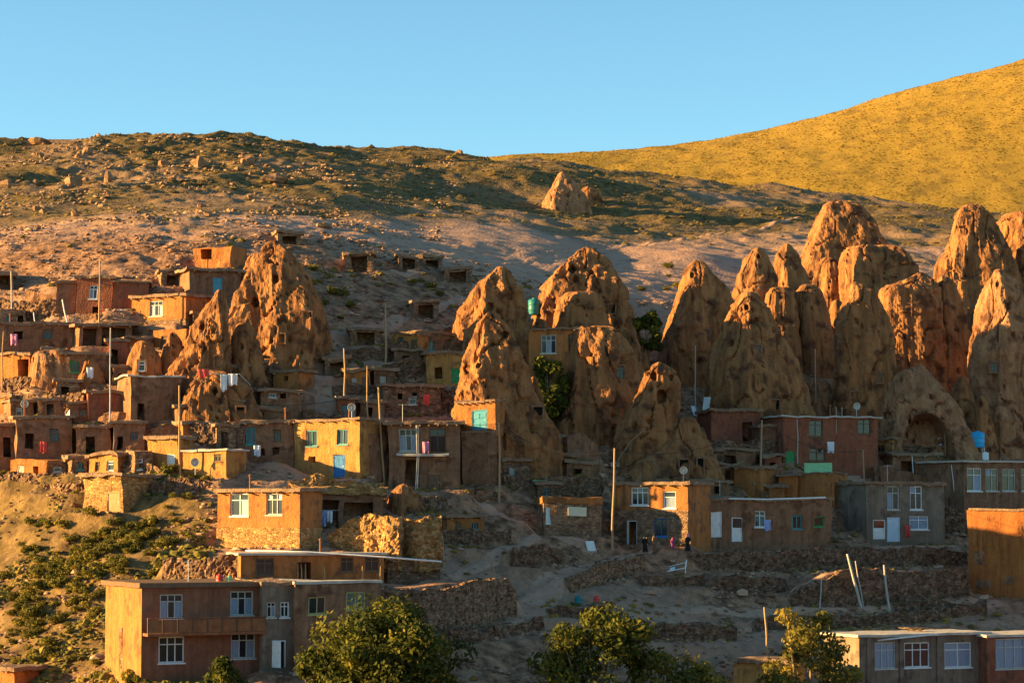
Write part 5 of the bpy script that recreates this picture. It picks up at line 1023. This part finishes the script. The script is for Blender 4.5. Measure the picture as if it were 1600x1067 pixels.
def board(name, label, cat, u0, v0, u1, v1, psi, lean, m, y=None, ribs=3, mf=None):
    """a leaning sheet or door leaf with a frame"""
    p = set_on((u0 + u1) / 2, v1, y); fr = frame(p, psi); Wd = (u1 - u0) * px(p[1]); Hh = (v1 - v0) * px(p[1]); t = thing(name, label, cat, p)
    b = MB(); b.box(fr, -Wd / 2 + .05, Wd / 2 - .05, .05, Hh - .05, -.02, .015); V, q = b.get()
    def ln(V): V = V.copy(); V += np.outer((V[:, 2] - p[2]) * lean, fr[1]) * 1 + np.outer((V[:, 2] - p[2]) * -.2, fr[2]); return V
    obj('sheet', ln(V), q, m, t)
    b = MB(); f_ = .05
    for x0, x1, z0, z1 in ((-Wd / 2, -Wd / 2 + f_, 0, Hh), (Wd / 2 - f_, Wd / 2, 0, Hh), (-Wd / 2 + f_, Wd / 2 - f_, 0, f_), (-Wd / 2 + f_, Wd / 2 - f_, Hh - f_, Hh)): b.box(fr, x0, x1, z0, z1, -.03, .03)
    for k in range(1, ribs): z_ = Hh * k / ribs; b.box(fr, -Wd / 2 + f_, Wd / 2 - f_, z_ - .03, z_ + .03, -.028, .028)
    V, q = b.get(); obj('frame', ln(V), q, mf or m, t); return t
board('metal_sheet', 'white metal sheet leaning on the slope below the white-doored house', 'sheet', 919, 845, 933, 864, -20, -.2, 'white_paint')
board('leaning_board', 'tall white board leaning near the big front cone', 'board', 1096, 620, 1107, 650, 10, .12, 'white_paint')
board('leaning_board', 'short white board left of the tall white board', 'board', 1084, 634, 1090, 650, 10, -.3, 'cloth_white')
board('leaning_board', 'white board leaning on the dark slope of the left village', 'board', 98, 640, 106, 656, 30, .6, 'white_paint')
board('roof_panel', 'pale green panel standing on the bright orange box house', 'panel', 1257, 723, 1300, 739, 10, 0, 'pale_green', y=ORI[bpy.data.objects['orange_box_house']][1] + .4)
def trough(label, u0, v0, u1, v1, m, y=None):
    p = set_on((u0 + u1) / 2, v1, y); fr = frame(p, 8); Wd = (u1 - u0) * px(p[1]); Hh = (v1 - v0) * px(p[1]); t = thing('metal_bin', label, 'bin', p)
    b = MB(); D = Wd * .7; b.box(fr, -Wd / 2, Wd / 2, .08, Hh, -.04, 0); b.box(fr, -Wd / 2, Wd / 2, .08, Hh, -D, -D + .04); b.box(fr, -Wd / 2, -Wd / 2 + .04, .08, Hh, -D + .04, -.04); b.box(fr, Wd / 2 - .04, Wd / 2, .08, Hh, -D + .04, -.04); b.box(fr, -Wd / 2 + .04, Wd / 2 - .04, .08, .12, -D + .04, -.04); b.make('body', m, t)
    b = MB(); b.box(fr, -Wd / 2 - .04, Wd / 2 + .04, Hh - .08, Hh + .02, .001, .05); b.make('rim', m, t)
    for s_ in (-1, 1): b = MB(); b.box(fr, s_ * Wd * .4 - .05, s_ * Wd * .4 + .05, -.3, .08, -D * .5, -D * .5 + .1); b.make('leg', 'metal', t)
trough('bright green metal bin on the slope, centre', 833, 750, 858, 767, 'pale_green')
# metal bed frame lying on the terrace
p = set_on(1055, 896); t = thing('bed_frame', 'white metal frame lying tilted on the dark terrace below the people', 'frame', p); s_ = px(p[1])
Q4 = [np.array([dx * s_, dy_, dz * s_]) + p for dx, dy_, dz in ((-20, 0, 2), (16, 0, 9), (20, 1.2, 26), (-18, 1.2, 14))]
b = MB()
for i in range(4): bar(b, Q4[i], Q4[(i + 1) % 4], .05)
bar(b, (Q4[0] + Q4[3]) / 2, (Q4[1] + Q4[2]) / 2, .03); b.make('frame', 'white_paint', t)
b = MB(); b.add([Q4[0], Q4[0] * .45 + Q4[1] * .55, (Q4[0] * .45 + Q4[1] * .55) + (Q4[3] - Q4[0]) * .4, Q4[0] + (Q4[3] - Q4[0]) * .4], [[0, 1, 2, 3]]); o = b.make('sheet', 'cloth_white', t); sm = o.modifiers.new('thickness', 'SOLIDIFY'); sm.thickness = .03
for q in Q4: b = MB(); bar(b, q, q - np.array([0, 0, .5]), .04); b.make('leg', 'white_paint', t)
# laundry
def cloth(name, label, u, vT, wpx, hpx, y, m, seed, dx=0, group=None):
    p = at(u, vT, y); n1, n2 = 8, 10; S, T_ = np.meshgrid(np.linspace(0, 1, n1), np.linspace(0, 1, n2), indexing='ij')
    X = p[0] + (S - .5) * wpx * px(y) * (1 - .15 * T_) + dx * T_; Z = p[2] - T_ * hpx * px(y) * (1 + .08 * np.sin(S * 7 + seed)); Y = p[1] + .08 * np.sin(S * 11 + seed) * (.3 + T_) + .05 * noise2(S * 4, T_ * 3, seed)
    k = (np.arange(n1 - 1)[:, None] * n2 + np.arange(n2 - 1)[None]).ravel()
    o = obj(name, np.stack([X, Y, Z], -1), np.stack([k, k + n2, k + n2 + 1, k + 1], -1), m, None, True, p); s = o.modifiers.new('thickness', 'SOLIDIFY'); s.thickness = .015
    return tag(o, label, 'laundry', group)
yl = ORI[bpy.data.objects['porch_shed']][1] - .7
cloth('hanging_cloth', 'white cloth hanging at the left of the dark porch', 484, 798, 14, 22, yl, 'cloth_white', 1); cloth('hanging_cloth', 'blue and white cloth hanging in the dark porch', 503, 797, 15, 24, yl, 'cloth_blue', 2); cloth('hanging_cloth', 'narrow pale cloth at the right of the porch laundry', 515, 798, 9, 18, yl, 'cloth_white', 3)
b = MB(); bar(b, at(474, 797, yl), at(530, 797, yl), .02, 5); tag(b.make('clothes_line', 'metal', loc=at(474, 797, yl)), 'clothes line across the dark porch', 'line')
yk = hit(342, 668)[1] - .35
cloth('red_cloth', 'large red cloth spread over the squat rock hump', 318, 577, 17, 36, yk + .9, 'cloth_red', 4, dx=.2)
cloth('hanging_cloth', 'grey-white cloth hanging left on the rock hump line', 350, 585, 11, 26, yk, 'cloth_white', 5); cloth('hanging_cloth', 'bright white cloth hanging right on the rock hump line', 364, 584, 15, 18, yk, 'cloth_white', 6)
b = MB(); b.tube([at(325, 582, yk), at(350, 586, yk), at(374, 584, yk), at(392, 602, yk)], .02, 5); tag(b.make('clothes_line', 'metal', loc=at(325, 582, yk)), 'clothes line strung over the squat rock hump', 'line')
yc_ = hit(1440, 722)[1] + 2.0
for i, (u, m_) in enumerate(((1448, 'cloth_white'), (1460, 'cloth_blue'), (1470, 'cloth_white'))): cloth('hanging_cloth', ('pale', 'violet', 'white')[i] + ' cloth hanging in the cave mouth of the skull-shaped rock', u, 684, 9, 16, yc_, m_, 10 + i)
yg = ORI[bpy.data.objects['grey_house']][1] - .3
cloth('hanging_cloth', 'red cloth hanging on the grey house front', 1418, 820, 9, 18, yg, 'cloth_red', 20)
yb = ORI[bpy.data.objects['brick_house']][1] - 1.0
for i, (u, m_, l) in enumerate(((160, 'cloth_red', 'red'), (171, 'cloth_white', 'white'), (181, 'cloth_pink', 'pink'), (192, 'cloth_white', 'grey'), (201, 'cloth_red', 'dark red'))): cloth('hanging_cloth', l + ' washing hung in a row below the red-brown house', u, 484, 9, 15 + 4 * (i % 2), yb, m_, 30 + i)
b = MB(); bar(b, at(154, 484, yb), at(206, 483, yb), .02, 5); tag(b.make('clothes_line', 'metal', loc=at(154, 484, yb)), 'clothes line below the red-brown house', 'line')
cloth('tarp', 'grey-blue tarpaulin over the low pale rock, right', 1300, 604, 30, 14, hit(1290, 640)[1] - .5, 'pale_blue', 40)
def dish(label, p, rad=.35):
    t = thing('satellite_dish', label, 'dish', p); b = MB(); V = []; sg = 16
    for i in range(5):
        for k in range(sg): r_ = rad * i / 4; a_ = 2 * math.pi * k / sg; V.append(p + np.array([r_ * math.cos(a_), -.22 * (r_ / rad) ** 2, r_ * math.sin(a_)]))
    b.add(V, [[i * sg + k, i * sg + (k + 1) % sg, (i + 1) * sg + (k + 1) % sg, (i + 1) * sg + k] for i in range(4) for k in range(sg)]); o = b.make('reflector', 'aged_white', t, smooth=True); o.modifiers.new('thickness', 'SOLIDIFY').thickness = .02
    b = MB(); bar(b, p + np.array([0, .02, 0]), p + np.array([0, .1, -1.0]), .03); b.make('mast', 'metal', t); b = MB(); bar(b, p + np.array([0, -.03, -.28]), p + np.array([0, -.45, 0]), .02); b.make('feed_arm', 'metal', t)
dish('small white satellite dish before the cream hut', at(305, 722, ORI[bpy.data.objects['cream_hut']][1] - .5))
def roof_point(nm, f, g):
    o = bpy.data.objects[nm]; rf = [c for c in o.children if c.name.startswith('roof')][0]; co = np.array([v.co for v in rf.data.vertices]) + ORI[o]
    lo, hi = co.min(0), co.max(0); return np.array([lo[0] + (hi[0] - lo[0]) * f, lo[1] + (hi[1] - lo[1]) * g, hi[2] - .12])
for nm, f in (('blue_window_house', .7), ('red_house', .8), ('shaded_house', .3), ('yellow_house', .6)):
    dish('small white satellite dish on the roof of the ' + nm.replace('_', ' '), roof_point(nm, f, .35) + np.array([0, 0, .95]), .33)
for i, (nm, du, vv, m_, l) in enumerate((('brown_row_house', .3, 696, 'cloth_white', 'white'), ('shaded_house', .5, 690, 'cloth_red', 'red'), ('long_house', .55, 812, 'cloth_blue', 'blue'), ('balcony_house', .52, 690, 'cloth_pink', 'pinkish'), ('red_house', .5, 690, 'cloth_white', 'white'), ('left_edge_house', .35, 522, 'cloth_pink', 'pink'), ('round_window_house', .6, 574, 'cloth_white', 'grey'), ('stone_terrace_house', .75, 616, 'cloth_red', 'red'))):
    k_ = [k for k in RECTS if k[4] == nm][0]; u_ = k_[0] + (k_[1] - k_[0]) * du
    cloth('hanging_cloth', l + ' cloth hung out on the front of the ' + nm.replace('_', ' '), u_, vv, 11, 17, ORI[bpy.data.objects[nm]][1] - 1.0, m_, 60 + i)
# dead branches and sticks
def branch(label, pts, y, r_=.05, m='bark', name='dead_branch'):
    P = [at(u, v, y + (pt[0] if pt else 0)) for u, v, *pt in pts]; b = MB(); b.tube(P, np.linspace(r_, r_ * .4, len(P)), 6); return tag(b.make(name, m, loc=P[0], smooth=True), label, 'branch')
yq = ORI[bpy.data.objects['branch_hut']][1] - .8
branch('long dead branch rising to the right over the branch hut', [(1092, 740), (1120, 733), (1145, 727), (1162, 720)], yq, .12); branch('crooked dead branch lying below the long dead branch', [(1090, 748), (1110, 745), (1130, 751), (1146, 754)], yq, .12); branch('thin dead branch at the left of the branch hut', [(1074, 757), (1092, 752), (1118, 752)], yq - .3, .09)
yq = hit(1000, 757)[1] - .6
branch('pale curved branch over the grey-brown dome, left', [(955, 742), (968, 715), (985, 690), (1010, 668)], yq, .1); branch('pale curved branch over the grey-brown dome, right', [(1015, 712), (1026, 730), (1032, 748)], yq, .09); branch('short forked branch on the lit house roof', [(998, 758), (1001, 746), (1000, 738)], ORI[bpy.data.objects['blue_window_house']][1] + 1, .07)
for i, (u, l) in enumerate(((465, 'leftmost'), (471, 'second'), (477, 'third'), (507, 'lone middle'), (566, 'thin right'), (594, 'thick right'))):
    o = branch(l + ' upright stick before the low brown house', [(u, 909), (u + .5, 893), (u + random.uniform(-1, 1), 880 + 4 * (i > 2))], ORI[bpy.data.objects['low_brown_house']][1] - .5, .07, 'wood', 'wooden_stick')
# pipes along roofs
def pipe(label, pts, y, r_=.05, m='white_paint'):
    P = [at(u, v, y) for u, v in pts]; b = MB(); b.tube(P, r_, 7); return tag(b.make('roof_pipe', m, loc=P[0], smooth=True), label, 'pipe')
pipe('pale pipe running along the long house roof edge', [(1086, 783), (1140, 779), (1200, 780), (1290, 777)], ORI[bpy.data.objects['long_house']][1] - 1.0, .07)
pipe('long pale pipe drooping over the stone annex roof', [(384, 860), (480, 862), (600, 870), (690, 877)], ORI[bpy.data.objects['low_brown_house']][1] - .5, .06)
pipe('slanting white pipe on the grey foreground house front', [(1346, 1004), (1380, 999), (1466, 990)], ORI[h28][1] - 1.6, .06)
# people before the blue-windowed house
def person(label, u, vf, hgt, m, scarf, pose=0, skirt=True):
    p = set_on(u, vf); p[2] = float(height(p[0], p[1])); s = hgt
    J = [(0, 0, .53), (0, 0, .68), (0, 0, .81), (0, 0, .87), (0, -.01, .93), (0, -.01, .985), (.055, 0, .5), (.06, -.01 + .02 * pose, .28), (.06, .02 * pose, .045), (.06, -.07, .02), (-.055, 0, .5), (-.06, .0, .28), (-.06, .01, .045), (-.06, -.06, .02),
         (.11, 0, .80), (.145, 0, .63), (.15, -.06 - .04 * pose, .5), (.15, -.075 - .05 * pose, .45), (-.11, 0, .80), (-.145, .01, .63), (-.14, -.05, .5), (-.14, -.065, .45)]
    E = [(0, 1), (1, 2), (2, 3), (3, 4), (4, 5), (0, 6), (6, 7), (7, 8), (8, 9), (0, 10), (10, 11), (11, 12), (12, 13), (2, 14), (14, 15), (15, 16), (16, 17), (2, 18), (18, 19), (19, 20), (20, 21)]
    Rr = [.085, .08, .085, .035, .058, .05, .06, .042, .028, .025, .06, .042, .028, .025, .045, .034, .024, .022, .045, .034, .024, .022]
    me = bpy.data.meshes.new('person'); me.from_pydata([tuple(c * s for c in j) for j in J], E, []); o = bpy.data.objects.new('person', me); COL.objects.link(o); o.location = tuple(p); me.materials.append(M['skin'])
    sk = o.modifiers.new('skin', 'SKIN'); 
    for i, v in enumerate(me.skin_vertices[0].data): v.radius = (Rr[i] * s, Rr[i] * s * .85); v.use_root = i == 0
    o.modifiers.new('smooth', 'SUBSURF').levels = 1; o.rotation_euler.z = random.uniform(-.7, .7); ORI[o] = np.zeros(3)
    tag(o, label, 'person')
    b = MB(); lathe(b, (0, 0, 0), [(.155 * s if skirt else .11 * s, .08 * s if skirt else .42 * s), (.13 * s, .3 * s if skirt else .46 * s), (.105 * s, .52 * s), (.1 * s, .6 * s), (.118 * s, .72 * s), (.125 * s, .79 * s), (.06 * s, .845 * s), (.045 * s, .85 * s)], 14); V, q = b.get(); V[:, 1] *= .75; c = obj('clothing', V, q, m, o, True); c.location = (0, 0, 0)
    b = MB(); lathe(b, (0, .012 * s, 0), [(.075 * s, .83 * s), (.07 * s, .88 * s), (.068 * s, .94 * s), (.055 * s, .99 * s), (.01, 1.01 * s)], 12); c = obj('headscarf', *b.get(), scarf, o, True)
    for sx in (-1, 1): b = MB(); bar(b, (sx * .105 * s, 0, .8 * s), (sx * .148 * s, -.03 * s, .52 * s), .042 * s, 7); obj('sleeve', *b.get(), m, o, True)
    return o
person('person in black standing left before the blue-windowed house', 1008, 865, 1.45, 'cloth_and_shade_black', 'cloth_and_shade_black'); person('person in dark clothes beside the blue window', 1023, 863, 1.4, 'wood_dark', 'cloth_and_shade_black', 1); person('small person in magenta standing between the dark-clothed figures', 1051, 862, .95, 'cloth_magenta', 'cloth_magenta'); person('person in black with a pale scarf at the house corner', 1075, 864, 1.5, 'cloth_and_shade_black', 'cloth_pink', 1)

# ================================================================== CABLES AND ROOF CLUTTER
def cable(label, u0, v0, u1, v1, ya, yb, sag):
    A, B = at(u0, v0, ya), at(u1, v1, yb); S = np.linspace(0, 1, 15); P = A + S[:, None] * (B - A); P[:, 2] -= sag * 4 * S * (1 - S)
    b = MB(); b.tube(P, .018, 5); tag(b.make('power_cable', 'cloth_and_shade_black', loc=A), label, 'cable')
yp = lambda u, v: hit(u, v)[1]
cable('sagging cable between the dark pole and the stout orange pole', 281, 604, 592, 608, yp(281, 752), yp(600, 748), 1.4)
cable('sagging cable between the stout orange pole and the next orange pole', 592, 608, 780, 662, yp(600, 748), yp(780, 788), 1.0)
cable('sagging cable between two orange poles across the lower slope', 780, 662, 961, 702, yp(780, 788), yp(956, 868), 1.2)
cable('sagging cable from the tall orange pole to the yellowish pole', 961, 702, 1190, 658, yp(956, 868), yp(1188, 772), 1.3)
cable('sagging cable from the yellowish pole to the short lit pole', 1190, 658, 1349, 704, yp(1188, 772), yp(1350, 758), 1.0)
for nm in ('yellow_house', 'brown_row_house', 'orange_house', 'low_brown_house', 'balcony_house', 'blue_window_house', 'long_house', 'red_house', 'grey_house', 'grey_street_house', 'cyan_door_house', 'brick_house', 'left_edge_house', 'porch_house', 'shaded_house', 'three_window_house', 'two_storey_house'):
    o = bpy.data.objects[nm]; org = ORI[o]; rf = [c for c in o.children if c.name.startswith('roof')][0]
    co = np.array([v.co for v in rf.data.vertices]) + org; zt = co[:, 2].max() - .12
    r = np.random.default_rng(len(nm) * 7 + int(org[0]) + 50)
    q = co[r.integers(0, len(co))]; q = q * .6 + co.mean(0) * .4; kind = len(nm) % 3; plain = nm.replace('_', ' ')
    lab = o['label'].split(' with ')[0]
    if kind == 0:
        t = thing('stovepipe', 'rusty stovepipe on the roof of the ' + ' '.join(lab.split()[:7]), 'stovepipe', (q[0], q[1], zt)); b = MB(); b.tube([(q[0], q[1], zt - .2), (q[0], q[1], zt + .5), (q[0], q[1], zt + .95)], .07, 8); b.make('pipe', 'rust', t)
        b = MB(); lathe(b, (q[0], q[1], zt + .98), [(.15, 0), (.12, .06), (.01, .16)], 10); b.make('cap', 'rust', t)
    elif kind == 1:
        t = thing('television_aerial', 'thin aerial on the roof of the ' + ' '.join(lab.split()[:7]), 'aerial', (q[0], q[1], zt)); b = MB(); bar(b, (q[0], q[1], zt - .2), (q[0], q[1], zt + 1.5), .025); b.make('mast', 'metal', t); b = MB()
        for k in range(5): bar(b, (q[0] - .4 + .05 * k, q[1] - .3 + k * .15, zt + 1.4), (q[0] + .4 - .05 * k, q[1] - .3 + k * .15, zt + 1.4), .012, 4)
        bar(b, (q[0], q[1] - .4, zt + 1.4), (q[0], q[1] + .4, zt + 1.4), .015, 4); b.make('elements', 'metal', t)
    else:
        t = thing('brushwood_pile', 'heap of cut brushwood on the roof of the ' + ' '.join(lab.split()[:7]), 'firewood', (q[0], q[1], zt))
        for k in range(14):
            a_ = r.uniform(-.5, .5); x_, y_, z_ = r.normal(0, .3), r.normal(0, .25), r.uniform(.05, .35); d_ = np.array([math.cos(a_), math.sin(a_), r.uniform(-.12, .12)]) * r.uniform(.5, .9); c_ = np.array([q[0] + x_, q[1] + y_, zt + z_]); b = MB(); bar(b, c_ - d_, c_ + d_, .035, 5); b.make('stick', 'wood_dark' if k % 2 else 'wood', t)

for h_, rg in SAG:
    if rg > .035: sag(h_, .16, 11)
